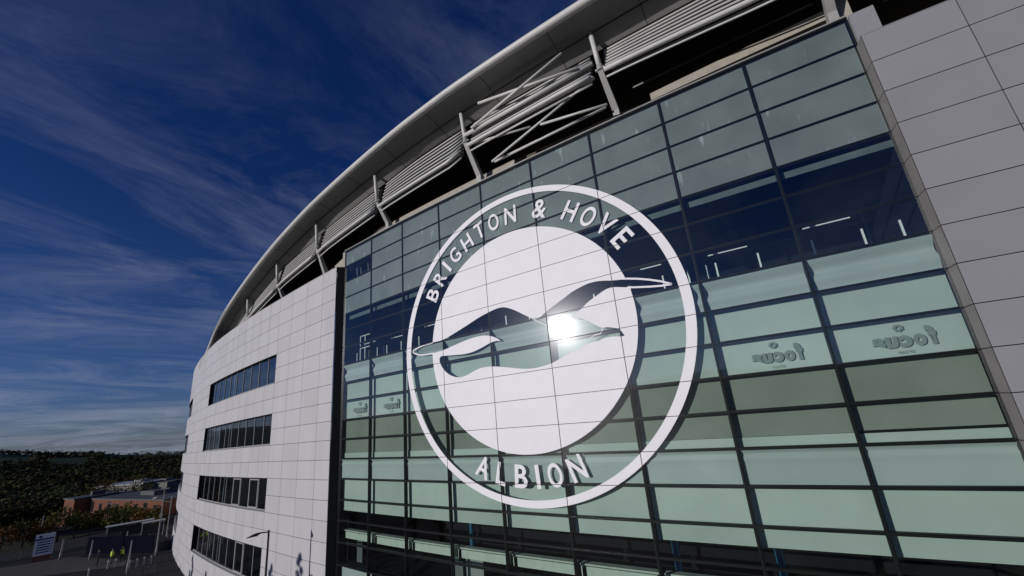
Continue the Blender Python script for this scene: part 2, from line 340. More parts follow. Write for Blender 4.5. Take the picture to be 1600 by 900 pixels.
# lower room: cassettes, blue columns, curtains
for j in range(NB):
    z = LZ[16]
    mb = MB(); chbox(mb, j, 0.08, 0.99, -0.75, -0.50, z + .14, z + .52); chbox(mb, j, 0.05, 0.99, -0.80, -0.44, z + .58, z + .64); chbox(mb, j, 0.93, 0.97, -0.6, -0.46, z + .0, z + .5, 1)
    part(mb, 'blind_cassette', ['cassette', 'frame'], cw)
for j, u in ((1, 0.97), (2, 0.975), (5, .96)):
    part(MB().tube([CH(j, u - .1, -1.1, -14), CH(j, u - .1, -1.1, LZ[14] - .6)], 0.14, 14), 'column', 'blue', cw, True)
for j, u0, u1 in ((8, .55, .72), (6, .02, .2), (5, .62, .95)):
    mb = MB(); n_ = 24
    for i in range(n_):
        a = u0 + (u1 - u0) * i / n_; b = u0 + (u1 - u0) * (i + 1) / n_; oa = -.9 - .05 * (i % 2); ob = -.9 - .05 * ((i + 1) % 2)
        mb.quad(CH(j, a, oa, LZ[18]), CH(j, b, ob, LZ[18]), CH(j, b, ob, LZ[16] + .0), CH(j, a, oa, LZ[16] + .0))
    part(mb, 'curtain', 'curtain', cw)
part(chbox(MB(), 8, .012, .988, BD, BD + .02, LZ[18], LZ[17]), 'spandrel_panel', 'pale_panel', cw)
# rooms
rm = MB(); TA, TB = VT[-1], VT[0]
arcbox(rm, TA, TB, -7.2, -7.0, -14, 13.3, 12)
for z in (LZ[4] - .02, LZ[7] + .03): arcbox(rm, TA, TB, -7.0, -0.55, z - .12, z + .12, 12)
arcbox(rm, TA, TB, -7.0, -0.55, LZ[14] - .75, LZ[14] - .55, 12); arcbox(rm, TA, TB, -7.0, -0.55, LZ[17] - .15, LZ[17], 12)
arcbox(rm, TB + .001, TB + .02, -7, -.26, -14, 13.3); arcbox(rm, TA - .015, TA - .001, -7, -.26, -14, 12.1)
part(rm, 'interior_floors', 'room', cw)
# sunlit downstand at the head of the vision glass, rails, ceiling lights
for j in range(NB):
    part(chbox(MB(), j, 0.0, 0.965, -0.46, -0.40, LZ[4] - .40, LZ[4] - .12), 'ceiling_beam', 'downstand', cw)
rng = random.Random(3)
for j in range(NB):
    mb = MB(); zf = LZ[7] + .1
    for u in ((.12, .42, .85) if j % 2 == 0 else (.36, .80, .9)):
        chbox(mb, j, u, u + .018, -0.95, -0.90, zf, zf + .78)
    if j == 8:
        for u in (.2, .45, .62): chbox(mb, j, u, u + .02, -.7, -.66, zf - .1, zf + 1.9)
        chbox(mb, j, .2, .64, -.7, -.66, zf + .95, zf + 1.0); chbox(mb, j, .2, .64, -.7, -.66, zf + 1.85, zf + 1.9)
    part(mb, 'handrail_posts', 'rail', cw)
    mb = MB(); chbox(mb, j, 0.03, 0.97, -0.96, -0.93, zf + 1.02, zf + 1.045)
    part(mb, 'handrail', 'reveal', cw)
    zz = LZ[5] - 1.0 if j % 2 == 0 else LZ[5] - 1.15
    part(chbox(MB(), j, .45, .88, -1.6, -1.5, zz, zz + .05), 'light_fitting', 'rail', cw)
    part(chbox(MB(), j, .62, .95, -1.25, -1.2, zf + .12, zf + .17), 'skirting_rail', 'rail', cw)
# the one open light high on the left
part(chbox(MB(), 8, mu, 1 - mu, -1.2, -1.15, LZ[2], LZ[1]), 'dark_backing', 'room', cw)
mb = MB()
for u, o_ in ((.3, -.5), (.62, -.6), (.68, -.4)): mb.tube([CH(8, u, o_, LZ[2] + .1), CH(8, u + .02, o_, LZ[1] - .3)], .018, 6)
part(mb, 'hanging_rods', 'rail', cw)

# ------------------------------------------------------------------ crest film on the glass
SV = [0.0]
for i in range(8, -1, -1): SV.append(SV[-1] + (Vector(VP_[i]) - Vector(VP_[i + 1])).length)
def SZ(s, z, off):
    for i in range(9):
        if s <= SV[i + 1] or i == 8:
            j = 8 - i; u = 1 - (s - SV[i]) / (SV[i + 1] - SV[i]); return CH(j, u, off, z)
S_SC = SV[-1] / 32.335
ECX, ECZ = 16.13, 3.87
emb = bpy.data.objects.new('club_emblem', None); COL.objects.link(emb); emb.parent = stadium; emb.location = (0, 0, 0)
def film(src, name, mt='film', off=0.0025, parent=emb):
    """src: bmesh flat in (s, z) or list of triangles; cut at every mullion and laid on the faceted glass"""
    if isinstance(src, bmesh.types.BMesh):
        tris = []
        for f in src.faces:
            v = [(q.co.x, q.co.y) for q in f.verts]
            for i in range(1, len(v) - 1): tris.append((v[0], v[i], v[i + 1]))
        src.free()
    else: tris = src
    bounds = [-1e3] + SV[1:-1] + [1e3]
    def clip(p, x, keep_right):
        o = []
        for i in range(len(p)):
            a_, b_ = p[i], p[(i + 1) % len(p)]; ia = (a_[0] >= x) == keep_right or a_[0] == x; ib = (b_[0] >= x) == keep_right or b_[0] == x
            if ia: o.append(a_)
            if ia != ib:
                t = (x - a_[0]) / (b_[0] - a_[0]); o.append((x, a_[1] + (b_[1] - a_[1]) * t))
        return o
    vs, fs = [], []
    for t in tris:
        lo, hi = min(q[0] for q in t), max(q[0] for q in t)
        for i in range(len(bounds) - 1):
            if hi <= bounds[i] or lo >= bounds[i + 1]: continue
            p = list(t)
            if lo < bounds[i]: p = clip(p, bounds[i], True)
            if hi > bounds[i + 1] and len(p) > 2: p = clip(p, bounds[i + 1], False)
            if len(p) < 3: continue
            ar = sum(p[k][0] * p[(k + 1) % len(p)][1] - p[(k + 1) % len(p)][0] * p[k][1] for k in range(len(p))) / 2
            if abs(ar) < 1e-7: continue
            if ar < 0: p = p[::-1]
            j = 8 - i if i < 9 else 0; b0_ = len(vs)
            for q in p:
                u = 1 - (q[0] - SV[i]) / (SV[i + 1] - SV[i]); vs.append(CH(j, u, off, q[1]) - Vector(stadium.location))
            fs.append(tuple(range(b0_, len(vs))))
    me = bpy.data.meshes.new(name); me.from_pydata([tuple(v) for v in vs], [], fs); me.materials.append(MT[mt])
    bmw = bmesh.new(); bmw.from_mesh(me); bmesh.ops.remove_doubles(bmw, verts=bmw.verts[:], dist=1e-4); bmw.to_mesh(me); bmw.free()
    o = bpy.data.objects.new(name, me); COL.objects.link(o); o.parent = parent
    return o
from mathutils.geometry import tessellate_polygon
def poly_bm(pts):
    v = [Vector((p[0], p[1], 0)) for p in pts]
    return [tuple((v[i].x, v[i].y) for i in t) for t in tessellate_polygon([v])]
# ring
bm = bmesh.new(); n_ = 160
oa = [bm.verts.new(((ECX + 8.64 * cos(2 * pi * i / n_)) * S_SC, ECZ + 8.09 * sin(2 * pi * i / n_), 0)) for i in range(n_)]
ib = [bm.verts.new(((ECX + 8.22 * cos(2 * pi * i / n_)) * S_SC, ECZ + 7.76 * sin(2 * pi * i / n_), 0)) for i in range(n_)]
for i in range(n_): bm.faces.new((oa[i], oa[(i + 1) % n_], ib[(i + 1) % n_], ib[i]))
film(bm, 'outer_ring')
# disc in two pieces above and below the bird
DX, DZ, DA, DB = 16.12, 3.88, 6.27, 5.79
up = [(-6.23, 0.56), (-5.5, .60), (-4.88, 0.7), (-3.41, 1.1), (-2.54, 1.36), (-1.71, 1.54), (-1.15, 1.62), (-0.76, 1.6), (-0.43, 1.49), (0.06, 1.23), (0.53, 0.92), (0.99, 0.64), (1.22, 0.54), (1.46, 0.59), (1.89, 0.82), (2.37, 1.03), (3.04, 1.32), (3.38, 1.47), (4.01, 1.64), (4.49, 1.69), (4.94, 1.65), (5.43, 1.54), (6.0, 1.45)]
low = [(6.12, 1.04), (5.75, 1.14), (5.43, 1.21), (5.09, 1.19), (4.61, 1.01), (4.12, 0.79), (3.79, 0.58), (3.47, 0.4), (3.2, 0.22), (3.66, 0.1), (4.03, -0.12), (4.39, -0.38), (4.64, -0.53), (4.87, -0.55), (5.12, -0.62), (5.42, -0.74), (5.61, -1.07), (5.43, -1.07), (5.01, -1.01), (4.65, -1.03), (4.42, -1.09), (4.18, -1.09), (3.71, -1.18), (3.21, -1.33), (2.59, -1.51), (2.27, -1.62), (1.81, -1.76), (1.22, -1.84), (0.69, -1.86), (0.02, -1.78), (-0.82, -1.6), (-1.71, -1.44), (-2.45, -1.4), (-3.02, -1.5), (-3.62, -1.67), (-4.13, -1.71), (-4.56, -1.63), (-5.0, -1.42), (-5.35, -1.12), (-5.59, -0.79), (-5.67, -0.51), (-5.57, -0.35), (-5.31, -0.34), (-4.4, -0.43), (-3.7, -0.48), (-3.02, -0.45), (-2.35, -0.31), (-1.78, -0.16), (-1.35, -0.13), (-1.09, -0.18), (-1.23, -0.05), (-1.52, 0.11), (-1.9, 0.25), (-2.46, 0.33), (-3.3, 0.3), (-4.36, 0.15), (-5.29, -0.0), (-6.24, -0.05)]
def smooth_pts(pl, sharp):
    """Catmull-Rom through the points, kept sharp where the outline has a corner"""
    o = []
    for i in range(len(pl) - 1):
        p1, p2 = pl[i], pl[i + 1]; p0 = pl[i - 1] if i > 0 and i not in sharp else p1; p3 = pl[i + 2] if i + 2 < len(pl) and (i + 1) not in sharp else p2
        for k in range(4):
            t = k / 4
            o.append(tuple(0.5 * ((2 * p1[c]) + (-p0[c] + p2[c]) * t + (2 * p0[c] - 5 * p1[c] + 4 * p2[c] - p3[c]) * t * t + (-p0[c] + 3 * p1[c] - 3 * p2[c] + p3[c]) * t ** 3) for c in (0, 1)))
    o.append(pl[-1]); return o
upS = smooth_pts(up, {12}); lowS = smooth_pts(low, {8, 16, 50, 49})
def ell(a): return (DX + DA * cos(a), DZ + DB * sin(a))
def ang(p): return math.atan2((p[1] + 3.94 - DZ) / DB, (p[0] + 16.09 - DX) / DA)
def bird(l): return [((x + 16.09), (z + 3.94)) for x, z in l]
a0, a1 = ang(up[-1]), ang(up[0]) % (2 * pi)
arc = [ell(a0 + (a1 - a0) * i / 70) for i in range(71)]
pts = arc + bird(upS)[1:-1]
film(poly_bm([(x * S_SC, z) for x, z in pts]), 'disc_upper')
b0, b1 = ang(low[-1]) % (2 * pi), ang(low[0]) % (2 * pi) + (2 * pi)
arc = [ell(b0 + (b1 - b0) * i / 70) for i in range(71)]
pts = arc + bird(lowS)[1:-1]
film(poly_bm([(x * S_SC, z) for x, z in pts]), 'disc_lower')
def strip(pl, wd, name):
    pl = [Vector(p) for p in bird(pl)]; bm = bmesh.new(); L = []; Rr = []
    for i, p in enumerate(pl):
        t = (pl[min(i + 1, len(pl) - 1)] - pl[max(i - 1, 0)]).normalized(); n = Vector((-t.y, t.x))
        L.append(bm.verts.new(((p.x + n.x * wd / 2) * S_SC, p.y + n.y * wd / 2, 0))); Rr.append(bm.verts.new(((p.x - n.x * wd / 2) * S_SC, p.y - n.y * wd / 2, 0)))
    for i in range(len(pl) - 1): bm.faces.new((L[i], L[i + 1], Rr[i + 1], Rr[i]))
    return film(bm, name, off=0.0032)
tl = [(-6.2, 0.57), (-7.03, 0.55), (-7.66, 0.46), (-7.96, 0.37), (-7.94, 0.25), (-7.67, 0.12), (-7.16, -0.01), (-6.65, -0.05), (-6.18, -0.05)]
tr1 = [(5.92, 1.50), (6.15, 1.45), (6.6, 1.33), (7.1, 1.16), (7.58, 0.96), (7.98, 0.74)]
tr2 = [(7.98, 0.74), (7.55, 0.77), (7.05, 0.85), (6.54, 0.95), (6.08, 1.05)]
strip(smooth_pts(tl, set()), .075, 'wing_outline'); strip(tr1, .085, 'wing_outline'); strip(tr2, .085, 'wing_outline')
strip([(.99, .62), (1.3, .42), (1.75, .16), (2.0, .0)], .05, 'neck_line')
strip([(4.60, -.54), (4.63, -.66), (4.5, -.78), (4.2, -.80), (3.9, -.95)], .045, 'beak_line')

def glyph(ch, offset=0.017):
    cu = bpy.data.curves.new('t', 'FONT'); cu.body = ch; cu.size = 1.0; cu.fill_mode = 'FRONT'; cu.offset = offset; cu.resolution_u = 6
    to = bpy.data.objects.new('t', cu); COL.objects.link(to); bpy.context.view_layer.update()
    me = bpy.data.meshes.new_from_object(to.evaluated_get(bpy.context.evaluated_depsgraph_get()))
    bm = bmesh.new(); bm.from_mesh(me); bpy.data.objects.remove(to); bpy.data.curves.remove(cu); bpy.data.meshes.remove(me)
    xs = [v.co.x for v in bm.verts]; ys = [v.co.y for v in bm.verts]
    x0, x1, y0, y1 = min(xs), max(xs), min(ys), max(ys)
    for v in bm.verts: v.co = Vector(((v.co.x - (x0 + x1) / 2) / (x1 - x0), (v.co.y - (y0 + y1) / 2) / (y1 - y0), 0))
    bmesh.ops.triangulate(bm, faces=bm.faces[:])
    return bm
WID = dict(B=.70, R=.72, I=.20, G=.70, H=.72, T=.68, O=.72, N=.76, V=.78, E=.60, A=.80, L=.58)
WID['&'] = .86
letters = [('B', 7.02, -59.5), ('R', 6.98, -50.2), ('I', 6.95, -43.1), ('G', 6.88, -35.7), ('H', 6.82, -26.2), ('T', 6.85, -16.9), ('O', 6.78, -8.0), ('N', 6.76, 2.1), ('&', 6.78, 18.6), ('H', 6.86, 34.4), ('O', 6.94, 43.5), ('V', 7.05, 52.2), ('E', 7.12, 61.3),
           ('A', 6.98, -156.2), ('L', 6.90, -165.9), ('B', 6.83, -175.6), ('I', 6.83, 176.5), ('O', 6.88, 168.7), ('N', 6.92, 158.9)]
for ch, r, a in letters:
    bm = glyph(ch); bot = abs(a) > 90
    tilt = a if not bot else a - 180
    ra = radians(a); cx_ = 16.09 + r * sin(ra); cz_ = 3.94 + r * cos(ra); q = -radians(tilt)
    for v in bm.verts:
        X, Y = v.co.x * WID[ch] * 1.03, v.co.y * 1.04
        v.co = Vector(((cx_ + X * cos(q) - Y * sin(q)) * S_SC, cz_ + X * sin(q) + Y * cos(q), 0))
    film(bm, 'letter')
# ghost lettering on the blinds, back to front
def ghost(j, u, zc, wdt, hgt):
    fl = MB()
    root = None
    bm = bmesh.new(); x = 0
    sub = []
    for ch in 'focus':
        g = glyph(ch, 0.06); wd = .20 if ch != 'f' else .15
        hh = .62 if ch != 'f' else 1.0
        yy = 0 if ch != 'f' else .19
        for v in g.verts: v.co = Vector((x + wd / 2 + v.co.x * wd * .92, yy + v.co.y * hh, 0))
        x += wd; sub.append(g)
    for g in sub:
        me = bpy.data.meshes.new('g'); g.to_mesh(me); g.free(); bm.from_mesh(me); bpy.data.meshes.remove(me)
    for i in range(7):
        a = 2 * pi * i / 7; c = Vector((.5 + .055 * cos(a), .72 + .13 * sin(a), 0)); f = [bm.verts.new((c.x + .03 * cos(b * pi / 4), c.y + .07 * sin(b * pi / 4), 0)) for b in range(8)]; bm.faces.new(f)
    x = .40
    for ch in 'group':
        g = glyph(ch, 0.0)
        for v in g.verts: v.co = Vector((x + v.co.x * .035, -.55 + v.co.y * .14, 0))
        x += .05; me = bpy.data.meshes.new('g'); g.to_mesh(me); g.free(); bm.from_mesh(me); bpy.data.meshes.remove(me)
    for v in bm.verts:
        s = v.co.x - .5
        v.co = CH(j, u + s * wdt / 3.6, -0.30, zc + v.co.y * hgt) - Vector(stadium.location)
    me = bpy.data.meshes.new('window_lettering'); bm.to_mesh(me); bm.free(); me.materials.append(MT['etched'])
    o = bpy.data.objects.new('window_lettering', me); COL.objects.link(o); o.parent = cw; o.location = Vector(stadium.location) 
    return o
for j in (0, 1, 7, 8): o = ghost(j, .46, 1.17, 1.75, .62); pass

# ------------------------------------------------------------------ left clad wing
def coff(th): return interp(-th, [37.7, 40.3, 42.8, 45.7, 49.5, 56, 64], [.45, .52, .80, 1.12, 1.40, 1.75, 2.0])
def cdrop(th): return interp(-th, [37.7, 40.3, 45.7, 49.5, 56, 64], [0, -.10, -.43, -.70, -1.0, -1.2])
def PC(th, o, z): return P(th, coff(th) + o, z + cdrop(th))
TH = [-37.80, -38.30, -38.97, -39.64, -40.32]
while TH[-1] > -64: TH.append(TH[-1] - 0.54 if -45.7 < TH[-1] + .01 and TH[-1] <= -40.3 else TH[-1] - 0.635)
TH = [-37.80, -38.30, -38.97, -39.64] + [-40.32 - .539 * i for i in range(11)]
TH += [TH[-1] - .633 * (i + 1) for i in range(6)]
TH += [TH[-1] - .54 * (i + 1) for i in range(10)]
TH += [TH[-1] - .8 * (i + 1) for i in range(8)]
LC = LZ[1:] + [-12.17, -13.46, -14.0]
cl = MB(); rngc = random.Random(5)
win_rows = (4, 8, 12, 16)    # index in LC of window top
def in_win(i, k):
    th = (TH[i] + TH[i + 1]) / 2
    z = any(k in (r_, r_ + 1) for r_ in win_rows)
    return z and (-45.71 < th < -40.32 or th < -49.5 and th > -54.9)
for i in range(len(TH) - 1):
    for k in range(len(LC) - 1):
        if in_win(i, k): continue
        g = degrees(.014 / RR); a, b = TH[i] - g, TH[i + 1] + g; z1, z0 = LC[k] - .014, LC[k + 1] + .014
        o_ = rngc.uniform(-.002, .002)
        cl.hexa([PC(b, -.03 + o_, z0), PC(a, -.03 + o_, z0), PC(a, o_, z0), PC(b, o_, z0), PC(b, -.03 + o_, z1), PC(a, -.03 + o_, z1), PC(a, o_, z1), PC(b, o_, z1)], rngc.choice((0, 0, 1)))
for i in range(len(TH) - 1):
    for k in range(len(LC) - 1):
        if in_win(i, k): continue
        cl.quad(PC(TH[i + 1], -.032, LC[k + 1]), PC(TH[i], -.032, LC[k + 1]), PC(TH[i], -.032, LC[k]), PC(TH[i + 1], -.032, LC[k]), 2)
for i in range(len(TH) - 1): cl.hexa([PC(TH[i + 1], -.6, LC[0] - .02), PC(TH[i], -.6, LC[0] - .02), PC(TH[i], -.032, LC[0] - .02), PC(TH[i + 1], -.032, LC[0] - .02), PC(TH[i + 1], -.6, LC[0] + .03), PC(TH[i], -.6, LC[0] + .03), PC(TH[i], .01, LC[0] + .03), PC(TH[i + 1], .01, LC[0] + .03)], 1)
part(cl, 'cladding', ['clad', 'clad2', 'groove'])
# dark return between cladding and glass, pale end of the glazed box above it
rv = MB(); rv.hexa([P(-37.83, -.5, -14), P(-37.71, -.5, -14), P(-37.71, .02, -14), P(-37.79, coff(-37.8) - .04, -14), P(-37.83, -.5, LZ[1]), P(-37.71, -.5, LZ[1]), P(-37.71, .02, LZ[1]), P(-37.79, coff(-37.8) - .04, LZ[1])])
part(rv, 'corner_return', 'frame')
part(arcbox(MB(), -37.78, -37.70, -3, .0, LZ[1], LZ[0] + .1), 'end_panel', 'concrete')

def ribbon(th_r, th_l, n, k):
    z1 = LC[k] - .06; z0 = LC[k + 2] + .06
    D = .22; fm = MB()
    ths = [th_r + (th_l - th_r) * i / n for i in range(n + 1)]
    for i in range(n):
        a, b = ths[i], ths[i + 1]
        for (za, zb) in ((z0, z0 + .07), (z1 - .05, z1)):
            fm.hexa([PC(b, -D - .05, za), PC(a, -D - .05, za), PC(a, -D + .03, za), PC(b, -D + .03, za), PC(b, -D - .05, zb), PC(a, -D - .05, zb), PC(a, -D + .03, zb), PC(b, -D + .03, zb)], 1 if za == z0 else 0)
        # reveals: sill and head
        fm.hexa([PC(b, -D, z0 - .06), PC(a, -D, z0 - .06), PC(a, .02, z0 - .06), PC(b, .02, z0 - .06), PC(b, -D, z0 - .01), PC(a, -D, z0 - .01), PC(a, .02, z0 - .03), PC(b, .02, z0 - .03)], 1)
        fm.hexa([PC(b, -D, z1 + .005), PC(a, -D, z1 + .005), PC(a, -.004, z1 + .005), PC(b, -.004, z1 + .005), PC(b, -D, z1 + .05), PC(a, -D, z1 + .05), PC(a, -.004, z1 + .05), PC(b, -.004, z1 + .05)], 0)
    for th, sgn in ((th_r, 1), (th_l, -1)):
        d_ = degrees(.03 / RR) * sgn
        fm.hexa([PC(th - d_, -D - .05, z0 - .06), PC(th, -D - .05, z0 - .06), PC(th, -.003, z0 - .06), PC(th - d_, -.003, z0 - .06), PC(th - d_, -D - .05, z1 + .05), PC(th, -D - .05, z1 + .05), PC(th, -.003, z1 + .05), PC(th - d_, -.003, z1 + .05)], 0)
    W = part(fm, 'ribbon_window', ['frame', 'winframe'])
    for i in range(1, n):
        t = ths[i]; d_ = degrees((.035) / RR); ml = MB()
        ml.hexa([PC(t - d_, -D - .05, z0), PC(t + d_, -D - .05, z0), PC(t + d_, -D + .035, z0), PC(t - d_, -D + .035, z0), PC(t - d_, -D - .05, z1), PC(t + d_, -D - .05, z1), PC(t + d_, -D + .035, z1), PC(t - d_, -D + .035, z1)])
        part(ml, 'mullion', 'winframe', W)
    if n > 4:
        d_ = degrees(.11 / RR); t = ths[6] + .1
        part(MB().hexa([PC(t - d_, -.6, z0), PC(t + d_, -.6, z0), PC(t + d_, -.45, z0), PC(t - d_, -.45, z0), PC(t - d_, -.6, z1), PC(t + d_, -.6, z1), PC(t + d_, -.45, z1), PC(t - d_, -.45, z1)]), 'inner_column', 'rail', W)
        if k >= 12:
            for i in (1, 3) if k == 12 else (2,):     # opening lights with heavier frames
                a, b = ths[i] - .02, ths[i + 1] + .02; cm = MB()
                for (p0, p1, q0, q1) in ((a, b, z0 + .08, z0 + .17), (a, b, z1 - .15, z1 - .06)):
                    cm.hexa([PC(p1, -D, q0), PC(p0, -D, q0), PC(p0, -D + .06, q0), PC(p1, -D + .06, q0), PC(p1, -D, q1), PC(p0, -D, q1), PC(p0, -D + .06, q1), PC(p1, -D + .06, q1)])
                for p0, p1 in ((a, a - .028), (b + .028, b)):
                    cm.hexa([PC(p1, -D, z0 + .17), PC(p0, -D, z0 + .17), PC(p0, -D + .06, z0 + .17), PC(p1, -D + .06, z0 + .17), PC(p1, -D, z1 - .15), PC(p0, -D, z1 - .15), PC(p0, -D + .06, z1 - .15), PC(p1, -D + .06, z1 - .15)])
                part(cm, 'opening_light', 'winframe', W)
    for i in range(n):
        a, b = ths[i], ths[i + 1]
        part(MB().quad(PC(b, -D - .01, z0), PC(a, -D - .01, z0), PC(a, -D - .01, z1), PC(b, -D - .01, z1)), 'glass_pane', 'winglass', W)
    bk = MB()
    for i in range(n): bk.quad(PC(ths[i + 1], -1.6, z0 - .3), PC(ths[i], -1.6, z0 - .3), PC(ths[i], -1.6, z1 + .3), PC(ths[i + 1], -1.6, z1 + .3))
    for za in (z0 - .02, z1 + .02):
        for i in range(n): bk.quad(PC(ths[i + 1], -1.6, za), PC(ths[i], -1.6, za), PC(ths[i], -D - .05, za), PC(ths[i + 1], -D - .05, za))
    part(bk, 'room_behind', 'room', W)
for k in win_rows:
    ribbon(-40.32, -45.71, 10, k)
    ribbon(-49.508, -54.9, 4, k)

# ------------------------------------------------------------------ right grey pier
pr = MB(); PTH = [-29.685, -29.053, -28.42, -27.79, -27.16]
for i in range(4):
    for k in range(1, len(LZ) - 1):
        g = degrees(.015 / RR)
        if k == 1: z1 = LZ[1] - .09
        else: z1 = LZ[k] - .015
        z0 = LZ[k + 1] + .015
        oo = rngc.uniform(-.0025, .0025); arcbox(pr, PTH[i] + g, PTH[i + 1] - g, .48 + oo, .51 + oo, z0, z1, 1, rngc.choice((0, 2)))
arcbox(pr, PTH[0], PTH[-1], .44, .476, -14, LZ[1] - .12, 4, 1)
arcbox(pr, PTH[0] - .004, PTH[-1], -1.2, .52, LZ[1] - .085, LZ[1] - .06, 4, 0)
part(pr, 'pier_cladding', ['cladgrey', 'groove', 'cladgrey2'])
rv = MB()
for k in range(1, len(LZ) - 1):
    z1 = LZ[k] - .012 - (.09 if k == 1 else 0); z0 = LZ[k + 1] + .012
    rv.hexa([P(-29.70, -.02, z0), P(-29.66, -.02, z0), P(-29.66, .475, z0), P(-29.687, .475, z0), P(-29.70, -.02, z1), P(-29.66, -.02, z1), P(-29.66, .475, z1), P(-29.687, .475, z1)])
part(rv, 'pier_return', 'reveal')
part(arcbox(MB(), -29.685, -29.50, -.3, .2, LZ[1] - .06, LZ[0] + .02), 'pier_head', 'cladgrey')

# ------------------------------------------------------------------ roof
T0, T1 = -24.0, -60.0
def eo(t): return interp(-t, [24, 30, 34, 38.2, 42.2, 47, 60], [3.3, 3.05, 2.68, 2.23, 1.81, 1.32, 1.0])
def ez(t): return interp(-t, [24, 32, 34.1, 35.25, 36.5, 38.2, 39.9, 42.2, 44.2, 45.7, 46.5, 50, 60], [18.4, 18.6, 18.78, 18.66, 18.33, 17.84, 17.06, 15.73, 14.6, 13.5, 12.6, 9.6, 4]) 
def so_(t): return interp(-t, [30, 47], [1.25, .2])
def sz_(t): return interp(-t, [24, 32, 34.2, 36.5, 38.7, 40.8, 43, 47, 50, 60], [18.0, 18.03, 18.05, 17.72, 17.1, 16.1, 14.78, 12.0, 9.4, 3.6])
def io(t): return interp(-t, [30, 47], [.5, -.45])
def iz(t): return interp(-t, [24, 31, 34.4, 35.5, 36.4, 38.5, 39, 40.7, 43, 47, 50, 60], [17.5, 17.55, 17.8, 17.65, 17.28, 16.75, 16.4, 15.95, 14.5, 11.8, 9.0, 3])
ts = [T0 + (T1 - T0) * i / 120 for i in range(121)]
def ribbon_mesh(fa, fb, n=3, flip=False, bulge=0.0):
    mb = MB(); vs = []
    for t in ts:
        a, b = fa(t), fb(t)
        for k in range(n + 1):
            u = k / n; q = a + (b - a) * u; q.z += bulge * 4 * u * (1 - u); vs.append(q)
    fs = []
    for i in range(len(ts) - 1):
        for k in range(n):
            q = (i * (n + 1) + k, i * (n + 1) + k + 1, (i + 1) * (n + 1) + k + 1, (i + 1) * (n + 1) + k); fs.append(q)
    return mb.add(vs, fs)
E_ = lambda t: P(t, eo(t) - .22, ez(t) - .28); E_up = lambda t: P(t, eo(t) - .22, ez(t) - .04)
S_ = lambda t: P(t, so_(t), sz_(t) + .12); I_ = lambda t: P(t, io(t) - .05, iz(t) + .05)
rf = ribbon_mesh(E_, S_, 4, bulge=.10); r2_ = ribbon_mesh(S_, I_, 2); rf.add(r2_.v, r2_.f)
r3_ = ribbon_mesh(E_up, lambda t: P(t, -9, ez(t) + 3.2), 4, bulge=.5); rf.add(r3_.v, r3_.f)
roof = part(rf, 'roof', 'soffit', smooth=True)
part(MB().tube([P(t, eo(t) - .2, ez(t) - .16) for t in ts], .22, 14), 'roof_edge', 'tube', roof, True)
sm = MB(); sm.tube([P(t, so_(t) + .02, sz_(t) + .10) for t in ts], .018, 6)
sm.tube([P(t, (so_(t) + eo(t)) / 2 + .62, (sz_(t) + ez(t)) / 2 + .06) for t in ts], .012, 6)
part(sm, 'soffit_seam', 'groove', roof)
tj = -29.2
while tj > -50:
    sm = MB()
    a, b = E_(tj), I_(tj); c_ = S_(tj); d_ = (a - c_); nrm = Vector((0, 0, -1))
    sm.tube([a + Vector((0, 0, -.0)), (a + c_) / 2 + Vector((0, 0, .095)), c_ + Vector((0, 0, -.01)), b], .012, 5); tj -= 1.095
    part(sm, 'soffit_joint', 'groove', roof)

# dark structure behind, beige upstand, coping
vd = MB(); arcbox(vd, -24, -52, -4.2, -4.0, 11.5, 21.5, 20); arcbox(vd, -24, -52, -4.2, -1.0, 11.3, 11.5, 20)
part(vd, 'dark_concourse', 'void')
up_ = MB()
def slab(t0, t1, n, o0, o1, zlo, zhi):
    for i in range(n):
        a = t0 + (t1 - t0) * i / n; b = t0 + (t1 - t0) * (i + 1) / n
        up_.hexa([P(b, o0, zlo(b)), P(a, o0, zlo(a)), P(a, o1, zlo(a)), P(b, o1, zlo(b)), P(b, o0, zhi(b)), P(a, o0, zhi(a)), P(a, o1, zhi(a)), P(b, o1, zhi(b))])
slab(-29.62, -31.57, 6, -1.2, -.8, lambda t: interp(-t, [29.6, 31.6], [14.5, 14.32]), lambda t: interp(-t, [29.6, 31.6], [14.98, 14.72]))
slab(-33.6, -39.2, 16, -1.0, -.7, lambda t: interp(-t, [33, 37.6, 39.2], [12.8, 12.4, 11.2]), lambda t: interp(-t, [33, 36.8, 37.6, 38.6, 39.2], [14.55, 14.5, 14.1, 13.2, 12.7]))
slab(-31.57, -33.6, 6, -1.6, -1.3, lambda t: 12.8, lambda t: 14.2)
part(up_, 'upstand', 'concrete')
cp_ = MB(); 
for j in range(9): chbox(cp_, j, -.003, 1.003, -.5, .03, LZ[0] + .02, LZ[0] + .10, 1); chbox(cp_, j, -.003, 1.003, -.5, .07, LZ[0] + .105, LZ[0] + .17, 0)
part(cp_, 'coping', ['cap', 'frame'])
part(MB().tube([P(t, -2.0, 16.5) for t in (-29.75, -30.4, -30.9, -31.4, -31.8)], .05, 8), 'service_pipe', 'cap')

